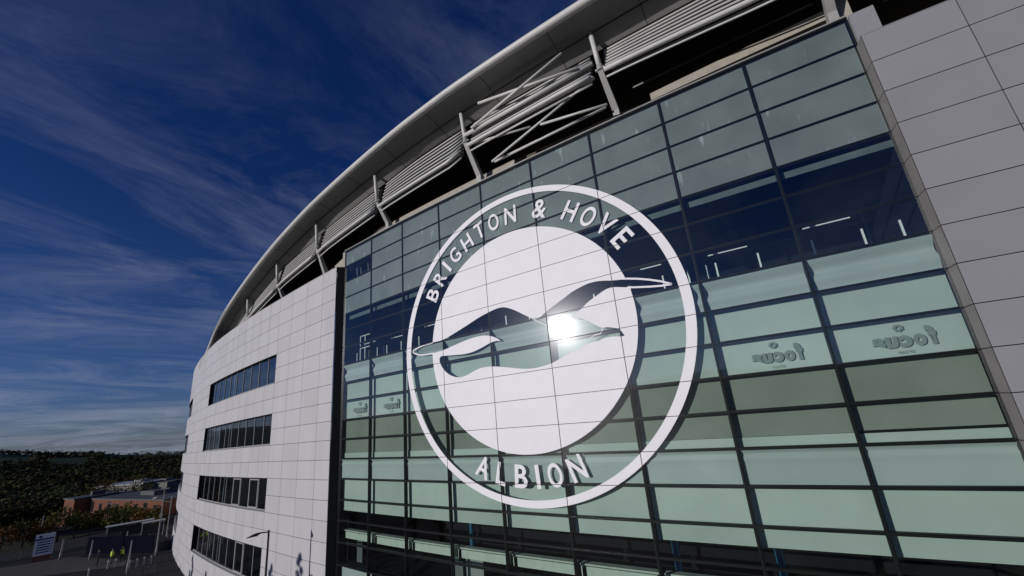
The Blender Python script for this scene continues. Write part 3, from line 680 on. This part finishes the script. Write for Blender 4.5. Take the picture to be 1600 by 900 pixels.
# struts
def kz(t): return interp(-t, [29, 32, 34.2, 36.4, 38.6, 40.7, 43, 46], [15.9, 15.97, 16.15, 15.67, 14.98, 14.21, 12.9, 11])
sth = [-29.80, -32.0, -34.18, -36.37, -38.56, -40.66, -42.9]
for i, t in enumerate(sth):
    tb = t + .03; kn = P(t, so_(t) - .1, kz(t)); tp = P(t - .03, so_(t) + .02, sz_(t) + .10)
    zb = LZ[0] + .17 if i < 4 else 12.3 + cdrop(t)
    hb = .34; w2 = .16 * 180 / pi / RR
    mb = MB(); kz_ = kz(t)
    def sec(th, o, z, d, w_): return [P(th - w_, o - d, z), P(th + w_, o - d, z), P(th + w_, o + d, z), P(th - w_, o + d, z)]
    a = sec(tb, -.18, zb, .16, w2); b = sec(tb, -.18, zb + .45, .20, w2); c = sec(t, so_(t) - .12, kz_ - .12, .12, w2 * .8)
    for lo, hi in ((a, b), (b, c)): mb.hexa(lo + hi)
    st = part(mb, 'roof_strut', 'strut')
    part(MB().tube([kn - (tp - kn).normalized() * .1, tp], .125, 12), 'strut_tube', 'tube', st, True)
    k2 = MB(); k2.tube([kn + Vector((0, 0, -.16)), kn + Vector((0, 0, .18))], [.17, .15], 10); k2.tube([P(t - .06, so_(t) - .1, kz_ - .05), P(t + .06, so_(t) - .1, kz_ - .05)], .07, 8)
    part(k2, 'knuckle', 'strut', st)
    if i < 4: part(arcbox(MB(), tb - .07, tb + .07, -.42, .03, zb, zb + .04), 'base_plate', 'strut', st)
part(arcbox(MB(), -29.72, -29.60, -1.0, -.42, LZ[0] + .17, 18.0), 'concrete_pier', 'concrete')

# louvres between the struts
def lz0(t): return interp(-t, [29, 30.3, 31.9, 34.2, 34.5, 36.1, 38.2, 38.5, 40.3, 43, 46], [15.3, 15.3, 15.72, 15.7, 15.35, 15.12, 14.55, 14.35, 13.8, 12.4, 10.6])
sth2 = [-24, -27] + sth + [-45.2]
for i in range(len(sth2) - 1):
    a, b = sth2[i] - .14, sth2[i + 1] + .05
    if a < b: continue
    mb = MB(); n_ = 7; seg = 8
    for k in range(n_):
        pl = []
        for q in range(seg + 1):
            t = a + (b - a) * q / seg; u = (k + .5) / n_
            z0_ = lz0(t) + .12; o0 = so_(t) - .25; pl.append(P(t, o0 + (io(t) - .02 - o0) * u, z0_ + (iz(t) - .08 - z0_) * u))
        mb.tube(pl, .062, 8)
    o = part(mb, 'louvre_bank', 'louvre', smooth=True)
    bk = MB(); pv = []
    for q in range(seg + 1):
        t = a + (b - a) * q / seg; pv += [P(t, so_(t) - .5, lz0(t)), P(t, io(t) - .25, iz(t))]
    bk.add(pv, [(2 * q, 2 * q + 1, 2 * q + 3, 2 * q + 2) for q in range(seg)])
    part(bk, 'louvre_backing', 'groove', o)
    pl = [P(a + (b - a) * q / seg, so_(a + (b - a) * q / seg) - .05, lz0(a + (b - a) * q / seg)) for q in range(seg + 1)]
    part(MB().tube(pl, .115, 12), 'rail_tube', 'tube', o, True)
    pl = [P(a + (b - a) * q / seg, so_(a + (b - a) * q / seg) - .3, lz0(a + (b - a) * q / seg) - .25) for q in range(seg + 1)]
    part(MB().tube(pl, .05, 8), 'rail_tube', 'tube', o, True)
# crossing tubes in the bay beside the tall strut
for (a, b, r) in [((-34.19, .95, 16.49), (-32.08, 1.0, 16.46), .125), ((-33.99, 1.2, 16.5), (-32.42, 1.4, 17.7), .08), ((-33.82, 1.25, 17.85), (-32.26, 1.2, 16.5), .085),
                  ((-34.06, .9, 15.75), (-32.11, .95, 15.72), .10), ((-33.75, .75, 13.95), (-32.1, .8, 15.8), .065), ((-33.75, .45, 14.1), (-32.05, .45, 14.12), .065),
                  ((-32.9, .9, 14.6), (-32.0, .95, 13.85), .065), ((-34.04, .8, 15.75), (-33.08, .7, 14.95), .06), ((-33.68, .9, 15.3), (-32.45, .9, 15.35), .05), ((-34.0, .3, 15.9), (-32.2, .3, 15.95), .06), ((-33.6, .0, 14.5), (-32.2, .0, 14.5), .05)]:
    part(MB().tube([P(*a), P(*b)], r, 12), 'brace_tube', 'tube', smooth=True)

# ------------------------------------------------------------------ terrain
def gh(x, y):
    r = math.hypot(x, y); az = degrees(math.atan2(x, y))
    fwd = max(0, min(1, (90 - abs(az + 45)) / 40))
    base = interp(r, [0, 105, 150, 300, 480, 900, 1050, 3500], [0, 0, -2.6, -5.5, 0, 14, -14, -60])
    elv = interp(az, [-60, -50.6, -47.9, -44.6, -42.8, -38, -30], [1.7, 1.17, .67, .29, -.03, -.5, -.6])
    sky_z = 14 + 880 * math.tan(radians(elv)) - 7
    f = interp(r, [0, 150, 300, 600, 880, 980, 1300, 3500], [0, -2.6, -6, -6 + .45 * (sky_z + 6), sky_z, sky_z - 8, sky_z - 60, -120])
    back = interp(r, [0, 160, 420, 700, 1400, 3500], [0, 0, 26, 48, 60, 60]) + 6 * sin(az * .17) * min(1, r / 400)
    z = f * fwd + back * (1 - fwd)
    if r > 140: z += 1.2 * noise.noise(Vector((x * .01, y * .01, 3))) * min(1, (r - 140) / 100) * 2
    return z
mb = MB(); nr, na = 46, 120; rs = [0] + [12 * (1.135 ** i) for i in range(nr)]
vs = [(0, 0, 0)]
for r in rs[1:]:
    for k in range(na):
        a = 2 * pi * k / na; x, y = r * sin(a), r * cos(a); vs.append((x, y, gh(x, y) - .02))
fs = [(0, 1 + (k + 1) % na, 1 + k) for k in range(na)]
for i in range(nr - 1):
    for k in range(na):
        A = 1 + i * na; B = A + na; fs.append((A + k, A + (k + 1) % na, B + (k + 1) % na, B + k))
struct(mb.add(vs, fs).build('ground', 'terrain', None, True))
# sheets laid over it
def sheet(name, m, poly, z=.01):
    o = MB().add([(x, y, z) for x, y in poly], [tuple(range(len(poly)))]).build(name, m); return struct(o)
sheet('concourse', 'asphalt', [(-95, 20), (-95, 52), (-78, 82), (-66, 92), (-45, 88), (-20, 70), (-12, 40), (30, 22), (60, -40), (-60, -60)], .0)
sheet('road', 'asphalt', [(-104, 82), (-104, 92), (-70, 98), (-52, 92), (-64, 84)], .012)
sheet('pavement', 'pave', [(-90, 54), (-88, 57), (-66, 66.5), (-52, 61), (-52, 59)], .016)
# fields on the far hill
def drape(name, m, az0, az1, r0, r1):
    mb = MB(); vs = []; n1_, n2_ = 14, 6
    for i in range(n1_ + 1):
        for k in range(n2_ + 1):
            a = radians(az0 + (az1 - az0) * i / n1_); r = r0 + (r1 - r0) * k / n2_; x, y = r * sin(a), r * cos(a); vs.append((x, y, gh(x, y) + 1.6))
    fs = [(i * (n2_ + 1) + k, (i + 1) * (n2_ + 1) + k, (i + 1) * (n2_ + 1) + k + 1, i * (n2_ + 1) + k + 1) for i in range(n1_) for k in range(n2_)]
    return struct(mb.add(vs, fs).build(name, m, None, True))
drape('field', 'field', -52, -48.5, 640, 800); drape('field', 'field', -47.6, -45, 560, 740); drape('field', 'field', -44, -36, 700, 860)

# ------------------------------------------------------------------ woods and trees
def clump(mb, c, r, n, rng, sz, flat=1.0, upb=0.0):
    for _ in range(n):
        d = Vector((rng.gauss(0, 1), rng.gauss(0, 1), rng.gauss(0, 1) * flat)).normalized(); q = Vector(c) + d * r * (rng.random() ** .4)
        n1 = Vector((rng.gauss(0, 1), rng.gauss(0, 1), rng.gauss(0, 1) + upb)).normalized(); n2 = n1.orthogonal().normalized(); n3 = n1.cross(n2)
        s1, s2 = sz * rng.uniform(.6, 1.3), sz * rng.uniform(.5, 1.0)
        mb.add([q - n2 * s1, q - n3 * s2 * .8, q + n2 * s1, q + n3 * s2], [(0, 1, 2, 3)])
rngw = random.Random(11); wd = MB()
for _ in range(5600):
    az = rngw.uniform(-56, -35.5); r = 185 + 700 * rngw.random() ** 1.25
    if 150 < r < 300 and az > -44.2: 
        if rngw.random() < .93: continue
    infield = (-52 < az < -48.5 and 640 < r < 800) or (-47.6 < az < -45 and 560 < r < 740) or (-44 < az and 700 < r < 860)
    if infield: continue
    x, y = r * sin(radians(az)), r * cos(radians(az)); hh = rngw.uniform(3.0, 6.5) * (1.0 if r < 600 else .9)
    k = int(interp(r, [180, 400, 900], [46, 20, 10])); s_ = interp(r, [180, 400, 900], [.42, .85, 1.6])
    clump(wd, (x, y, gh(x, y) + hh * .55), hh * .62, k, rngw, s_, .8, 2.6)
o = wd.build('woodland', 'wood'); o['kind'] = 'stuff'; o['label'] = 'dark autumn woodland covering the hillside'; o['category'] = 'woodland'

def tree(label, loc, h, crown_r, leaf, seed, shape='round', group='trees along the road below the hill'):
    rg = random.Random(seed); root = thing('tree', label, 'tree', loc, rg.uniform(0, 6), group)
    tk = MB(); tk.tube([(0, 0, -.3), (.05, 0, h * .35), (-.05, .08, h * .7)], [h * .028, h * .02, h * .008], 7)
    for i in range(6):
        a = rg.uniform(0, 6.28); z = h * rg.uniform(.3, .6); tk.tube([(0, 0, z), (cos(a) * crown_r * .6, sin(a) * crown_r * .6, z + h * .18)], [h * .01, h * .003], 5)
    tk.build('trunk', 'bark').parent = root
    cr = MB()
    if shape == 'round':
        for i in range(16):
            a = rg.uniform(0, 6.28); e = rg.uniform(-.6, 1); q = (cos(a) * crown_r * .62 * (1 - .3 * e), sin(a) * crown_r * .62 * (1 - .3 * e), h * .64 + e * h * .24)
            clump(cr, q, crown_r * rg.uniform(.28, .46), 60, rg, .19)
    else:
        for i in range(22):
            u = i / 21; a = rg.uniform(0, 6.28); rr = crown_r * (sin(pi * min(1, u * .92 + .08)) ** .7) * .6
            clump(cr, (cos(a) * rr, sin(a) * rr, h * (.18 + .8 * u)), crown_r * .55 * (1.05 - u * .75), 46, rg, .15)
    cr.build('crown', leaf).parent = root
    return root
def at(az, r): return (r * sin(radians(az)), r * cos(radians(az)))
TD = [(-50.6, 128, 6.5, 3.2, 'leaf_g', 'dark green round tree at the far left edge of the view'),
      (-49.2, 122, 5.5, 2.9, 'leaf_o', 'rusty autumn tree left of the thin left pole'),
      (-48.0, 126, 6.0, 2.8, 'leaf_g', 'green round tree between the two thin poles on the left'),
      (-47.0, 121, 5.2, 2.6, 'leaf_o', 'rust coloured bush-like tree above the blue striped sign'),
      (-46.0, 130, 6.4, 3.2, 'leaf_y', 'ochre tree beside the second thin pole'),
      (-45.0, 126, 5.6, 2.7, 'leaf_g', 'green tree just left of the brick building'),
      (-44.0, 124, 5.3, 2.6, 'leaf_y', 'yellowing tree in front of the brick corner'),
      (-43.1, 124, 6.0, 2.6, 'leaf_g', 'green tree under the twin headed lamp'),
      (-42.2, 118, 6.2, 2.8, 'leaf_y', 'ochre tree in front of the brick wall right of the twin headed lamp'),
      (-41.3, 116, 5.8, 2.7, 'leaf_g', 'tall green tree before the middle of the brick wall'),
      (-40.4, 112, 5.4, 2.5, 'leaf_o', 'rusty tree in front of the brick wall by the tall mast'),
      (-39.4, 110, 5.0, 2.2, 'leaf_y', 'yellowish tree nearest the white stadium wall')]
for i, (az, r, h, cr_, lf, lb) in enumerate(TD):
    x, y = at(az, r); tree(lb, (x, y, gh(x, y) - .3), h, cr_, lf, 40 + i)
for i, (az, r, h, cr_, lf, lb) in enumerate([(-40.8, 215, 9, 4.2, 'leaf_y', 'bright ochre tree behind the brick building roof'), (-43.6, 230, 8.5, 4.5, 'leaf_o', 'large rust coloured tree at the left end of the pale roofed shed'), (-46.2, 210, 9, 4.5, 'leaf_g', 'big dark tree behind the left end of the brick building')]):
    x, y = at(az, r); tree(lb, (x, y, gh(x, y) - .3), h, cr_, lf, 80 + i)
# tall narrow trees that stand beside the concourse and shade the foot of the cladding
for i, (x, y, h, lb) in enumerate([(-37.6, 20.2, 10.6, 'narrow upright tree nearest the glass front, beside the concourse'), (-36.4, 19.0, 9.6, 'shorter narrow tree just right of the upright tree'), (-41.1, 23.1, 9.3, 'narrow tree second along the concourse row'), (-57.4, 38.1, 6.9, 'low narrow tree at the far end of the concourse row'), (-53.0, 33.7, 6.4, 'small narrow tree before the far end of the row')]):
    tree(lb, (x, y, 0), h, 1.5, 'leaf_g', 120 + i, 'poplar', 'narrow trees along the concourse')

# ------------------------------------------------------------------ buildings beyond
def boxbuilding(name, label, cat, c, L, W, H, rz, wallm, roofm, wins, group=None):
    root = thing(name, label, cat, c, rz, group)
    wl = MB().box((0, 0, H / 2), (L, W, H)); o = wl.build('wall', wallm); o.parent = root
    r_ = MB().box((0, 0, H + .14), (L + .5, W + .5, .28)); r_.build('roof', roofm).parent = root
    r = MB().box((L * .1, W * .1, H + .75), (L * .16, W * .3, .9)); r.build('roof_plant', roofm).parent = root
    for (x, z, w_, h_) in wins:
        f = MB(); f.box((x, -W / 2 - .02, z), (w_ + .16, .1, h_ + .16)); o = f.build('window', 'postdark'); o.parent = root
        MB().box((x, -W / 2 - .075, z), (w_, .02, h_)).build('pane', 'darkglass').parent = o
    return root
p_, q_ = Vector(at(-43.6, 160)), Vector(at(-37.4, 124)); x, y = (p_ + q_) / 2; bx = boxbuilding('brick_building', 'long low red brick building with flat dark roof beyond the trees', 'building', (x, y, -3.2), (q_ - p_).length, 8, 6.2, math.atan2((q_ - p_).y, (q_ - p_).x), 'brick', 'roofdark', [(-17 + i * 4.2, 4.6 if i % 2 else 4.2, 1.3, 2.2) for i in range(9)])
x, y = at(-44.3, 158); boxbuilding('brick_building', 'brick end block with two dark windows at the left of the long brick building', 'building', (x, y, -3.2), 7, 8, 6.6, radians(-30), 'brick', 'roofdark', [(-1.7, 4, 1, 2), (1.7, 4, 1, 2)])
x, y = at(-41.5, 268); boxbuilding('industrial_shed', 'long shed with bright pale roof among the trees', 'shed', (x, y, gh(x, y) - 1), 24, 14, 5.6, radians(-6), 'stone', 'roofpale', [(-8 + i * 4, 3.4, 1.5, 1) for i in range(5)])
x, y = at(-39.6, 262); boxbuilding('industrial_shed', 'stone coloured block behind the pale roofed shed, nearest the stadium', 'shed', (x, y, gh(x, y) - 1), 20, 12, 5.0, radians(-6), 'stone', 'stone', [(-6 + i * 4, 3, 1.5, 1) for i in range(4)])

# ------------------------------------------------------------------ lamps, signs, small things
def lamp(label, loc, h, rz, kind, m='post', group='street lamps'):
    root = thing('street_lamp', label, 'street lamp', loc, rz, group)
    r0 = .09
    MB().tube([(0, 0, 0), (0, 0, .9), (0, 0, .92), (0, 0, h)], [r0 * 1.3, r0 * 1.3, r0, r0 * .65], 10).build('post', m, smooth=True).parent = root
    if kind == 'single':
        MB().tube([(0, 0, h - .12), (.5, 0, h - .06)], .04, 8).build('arm', m).parent = root
        hd = MB(); n_ = 10; sec = [(.42, .05, .05), (.55, .12, .10), (.78, .17, .13), (1.05, .12, .08), (1.28, .02, .02)]; vs = []; fs = []
        for (x_, wy, hz) in sec:
            for k in range(n_): a = 2 * pi * k / n_; vs.append((x_, wy * cos(a), h - .08 + hz * sin(a) * (.8 if sin(a) > 0 else .55) - (x_ - .42) * .16))
        for i in range(len(sec) - 1):
            for k in range(n_): fs.append((i * n_ + k, i * n_ + (k + 1) % n_, (i + 1) * n_ + (k + 1) % n_, (i + 1) * n_ + k))
        hd.add(vs, fs).build('lamp_head', m, smooth=True).parent = root
        MB().box((.78, 0, h - .195), (.34, .16, .03)).build('lens', 'rail').parent = root
    elif kind == 'double':
        for s_ in (-1, 1):
            MB().tube([(0, 0, h - .1), (s_ * .9, 0, h + .05)], .035, 8).build('arm', m).parent = root
            MB().box((s_ * 1.25, 0, h + .06), (.75, .28, .12)).build('lamp_head', m).parent = root
    elif kind == 'curve':
        pts = [(0, 0, h - .8)] + [(-1.6 * sin(a), 0, h - .8 + .8 * (1 - cos(a))) for a in [radians(q) for q in range(15, 91, 15)]]
        MB().tube(pts, .045, 8).build('arm', m).parent = root
        MB().tube([(-1.5, 0, h + .0), (-2.0, 0, h + .02), (-2.6, 0, h - .08)], [.06, .17, .09], 10).build('lamp_head', m, smooth=True).parent = root
    elif kind == 'mast':
        MB().box((0, 0, h + .06), (.9, .35, .14)).build('mast_head', m).parent = root
        MB().box((.0, -.12, h * .6), (.3, .2, .45)).build('control_box', m).parent = root
    return root
# near lamp: its head points to the left in the picture
near = lamp('dark street lamp standing close to the white clad wall, casting its shadow on it', (-17.47, 30.6, 0), 8.08, math.atan2(-.775, -.99), 'single', 'postdark')
lamp('tall pale mast in front of the brick building beside the stadium wall', (-50.8, 62.5, 0), 8.2, .4, 'mast', 'post')
lamp('lamp with one curved arm and pale head beside the tall mast', (-56.0, 70.5, 0), 6.4, .2, 'curve', 'post')
x, y = at(-42.9, 134); lamp('twin headed lamp in front of the brick building', (x, y, gh(x, y)), 5.2, -.6, 'double', 'post')
x, y = at(-50.0, 120); lamp('thin pale pole at the far left of the woods', (x, y, gh(x, y) - .5), 6.3, 0, 'none', 'post')
x, y = at(-47.1, 120); lamp('thin pale pole above the blue striped sign', (x, y, gh(x, y) - .5), 6.4, 0, 'none', 'post')
for i, (a, r) in enumerate(((-45.6, 93), (-43.7, 88), (-41.4, 89), (-41.0, 74))):
    x, y = at(a, r); lamp(['short pale pole just right of the blue striped sign', 'short pale pole left of the standing person', 'short pale pole right of the two hi-vis people', 'short pale pole nearest the bottom edge, left of the stadium wall'][i], (x, y, 0), (2.6, 2.4, 2.6, 3.4)[i], 0, 'none', 'post')

# totem sign
tz = thing('totem_sign', 'white totem sign with blue stripes standing by the road', 'sign', (-69.9, 65.8, 0), radians(40))
MB().box((0, 0, .35), (1.75, .30, .7)).build('plinth', 'signred').parent = tz
MB().box((0, 0, 2.05), (1.9, .24, 2.7)).build('panel', 'signwhite').parent = tz
for i in range(6):
    z = 2.72 - i * .33 + (.03 if i == 0 else 0); MB().box((-.02 if i else 0, -.135, z), (1.3 if i else 1.86, .03, .20 if i == 0 else .15)).build('stripe', 'signblue').parent = tz
    MB().box((.8, -.135, z), (.18, .03, .12)).build('arrow_mark', 'signblue').parent = tz
MB().box((-.45, -.135, 3.1), (.3, .03, .3)).build('badge', 'signblue').parent = tz

# bollards and fence rails
def bollard(i, loc, lb):
    r = thing('bollard', lb, 'bollard', loc, 0, 'bollards by the concourse')
    MB().tube([(0, 0, 0), (0, 0, .95), (0, 0, 1.0)], [.08, .08, .05], 10).build('post', 'post').parent = r
    MB().tube([(0, 0, .78), (0, 0, .86)], .084, 10).build('band', 'signwhite').parent = r
for i, (a, r) in enumerate(((-43.6, 76.5), (-42.4, 79), (-41.9, 79), (-40.9, 76), (-40.4, 76), (-39.9, 76), (-39.4, 76))):
    x, y = at(a, r); bollard(i, (x, y, 0), ['bollard at the bottom edge under the standing person', 'bollard below the left hi-vis person', 'bollard below the right hi-vis person', 'leftmost of the four bollards beside the stadium foot', 'second of the four bollards beside the stadium foot', 'third of the four bollards beside the stadium foot', 'bollard closest to the stadium foot'][i])
def barrier(label, az0, az1, r, h):
    a, b = Vector((*at(az0, r), 0)), Vector((*at(az1, r), 0)); root = thing('fence', label, 'fence', tuple(a), math.atan2((b - a).y, (b - a).x), None)
    L = (b - a).length; n_ = max(2, int(L / 2.2)); 
    for i in range(n_ + 1): MB().tube([(L * i / n_, 0, 0), (L * i / n_, 0, h)], .04, 6).build('post', 'fencem').parent = root
    fm = MB()
    for z in (h * .12, h * .95): fm.tube([(0, 0, z), (L, 0, z)], .025, 6)
    k = 0
    while k < L: fm.tube([(k, 0, h * .12), (k, 0, h * .95)], .010, 4, cap=False); k += .22
    fm.build('railing', 'fencem').parent = root
barrier('grey metal fence along the edge of the trees', -50.5, -44.2, 101, 1.5)
barrier('short metal fence below the twin headed lamp', -43.8, -41.9, 99, 1.5)
barrier('low railing beside the foot of the stadium', -41.0, -39.0, 70, 1.1)
def canopy(label, az, r, L):
    x, y = at(az, r); root = thing('shelter', label, 'shelter', (x, y, 0), radians(40), 'small pale shelters by the road')
    MB().box((0, 0, 2.25), (L, 1.6, .12)).build('roof', 'roofpale').parent = root
    for sx in (-1, 1):
        for sy in (-1, 1): MB().tube([(sx * L * .45, sy * .65, 0), (sx * L * .45, sy * .65, 2.2)], .05, 6).build('leg', 'post').parent = root
    MB().box((0, .7, 1.1), (L * .88, .04, 1.5)).build('screen', 'screen').parent = root
canopy('long pale shelter between the fence and the tall mast', -41.3, 101, 6.0); canopy('small pale shelter just right of the tall mast', -39.6, 98, 3.0)

# dark blue hoarding behind the people
a_, b_ = Vector((*at(-44.0, 93), 0)), Vector((*at(-39.35, 83), 0)); L_ = (b_ - a_).length
hd_ = thing('hoarding', 'dark navy hoarding behind the people, in front of the shelters', 'hoarding', tuple(a_), math.atan2((b_ - a_).y, (b_ - a_).x))
for i in range(9):
    MB().box((L_ * (i + .5) / 9, 0, 1.15), (L_ / 9 - .03, .06, 2.2)).build('board', 'navy').parent = hd_
for i in range(10): MB().box((L_ * i / 9, .08, 1.1), (.08, .08, 2.2)).build('post', 'fencem').parent = hd_

# people
def person(label, loc, rz, vest, pose=0):
    root = thing('person', label, 'person', loc, rz)
    me = bpy.data.meshes.new('body')
    V = [(0, 0, .95), (0, 0, 1.2), (0, 0, 1.42), (0, .0, 1.53), (0, -.01, 1.66), (0, -.01, 1.76), (.19, 0, 1.40), (.24, .02, 1.13), (.22, -.06 - .1 * pose, .90), (-.19, 0, 1.40), (-.24, .02, 1.13), (-.21, -.08, .90),
         (.10, 0, .88), (.11, -.02, .48), (.12, .03, .08), (.13, -.12, .04), (-.10, 0, .88), (-.12, .03, .48), (-.13, .08 + .06 * pose, .08), (-.14, -.08, .04)]
    Ed = [(0, 1), (1, 2), (2, 3), (3, 4), (4, 5), (2, 6), (6, 7), (7, 8), (2, 9), (9, 10), (10, 11), (0, 12), (12, 13), (13, 14), (14, 15), (0, 16), (16, 17), (17, 18), (18, 19)]
    Rd = [.15, .15, .13, .055, .095, .07, .065, .05, .035, .065, .05, .035, .09, .065, .045, .04, .09, .065, .045, .04]
    me.from_pydata(V, Ed, []); o = bpy.data.objects.new('body', me); COL.objects.link(o)
    md = o.modifiers.new('skin', 'SKIN'); sv = me.skin_vertices[0].data
    for i, r in enumerate(Rd): sv[i].radius = (r, r * .8) if i < 3 else (r, r)
    sv[0].use_root = True
    o.modifiers.new('sub', 'SUBSURF').levels = 1; o.modifiers['sub'].render_levels = 2
    bpy.context.view_layer.update()
    m2 = bpy.data.meshes.new_from_object(o.evaluated_get(bpy.context.evaluated_depsgraph_get()))
    bpy.data.objects.remove(o); o = bpy.data.objects.new('body', m2); COL.objects.link(o); o.parent = root
    m2.materials.clear(); m2.materials.append(MT['cloth']); m2.materials.append(MT['skin'])
    for p in m2.polygons: p.material_index = 1 if p.center.z > 1.55 else 0; p.use_smooth = True
    if vest:
        vs = []; fs = []; n_ = 14
        for z, a, b in ((.92, .21, .17), (1.1, .215, .175), (1.3, .22, .165), (1.46, .17, .12)):
            for k in range(n_): q = 2 * pi * k / n_; vs.append((a * cos(q), b * sin(q), z))
        for i in range(3):
            for k in range(n_): fs.append((i * n_ + k, i * n_ + (k + 1) % n_, (i + 1) * n_ + (k + 1) % n_, (i + 1) * n_ + k))
        MB().add(vs, fs).build('vest', 'hivis', smooth=True).parent = root
    hv = MB(); n_ = 10; vs = []; fs = []
    for z, a in ((1.68, .105), (1.74, .105), (1.79, .08), (1.82, .02)):
        for k in range(n_): q = 2 * pi * k / n_; vs.append((a * cos(q), a * 1.1 * sin(q) + .005, z))
    for i in range(3):
        for k in range(n_): fs.append((i * n_ + k, i * n_ + (k + 1) % n_, (i + 1) * n_ + (k + 1) % n_, (i + 1) * n_ + k))
    hv.add(vs, fs).build('hair', 'cloth', smooth=True).parent = root
person('person in black clothes standing on the pavement left of the two in yellow vests', (-56.8, 60.6, 0), 2.2, False, 1)
person('person in a yellow hi-vis vest, left of the pair', (-55.0, 60.6, 0), 2.6, True)
person('person in a yellow hi-vis vest, right of the pair', (-54.2, 61.2, 0), 3.4, True, 1)
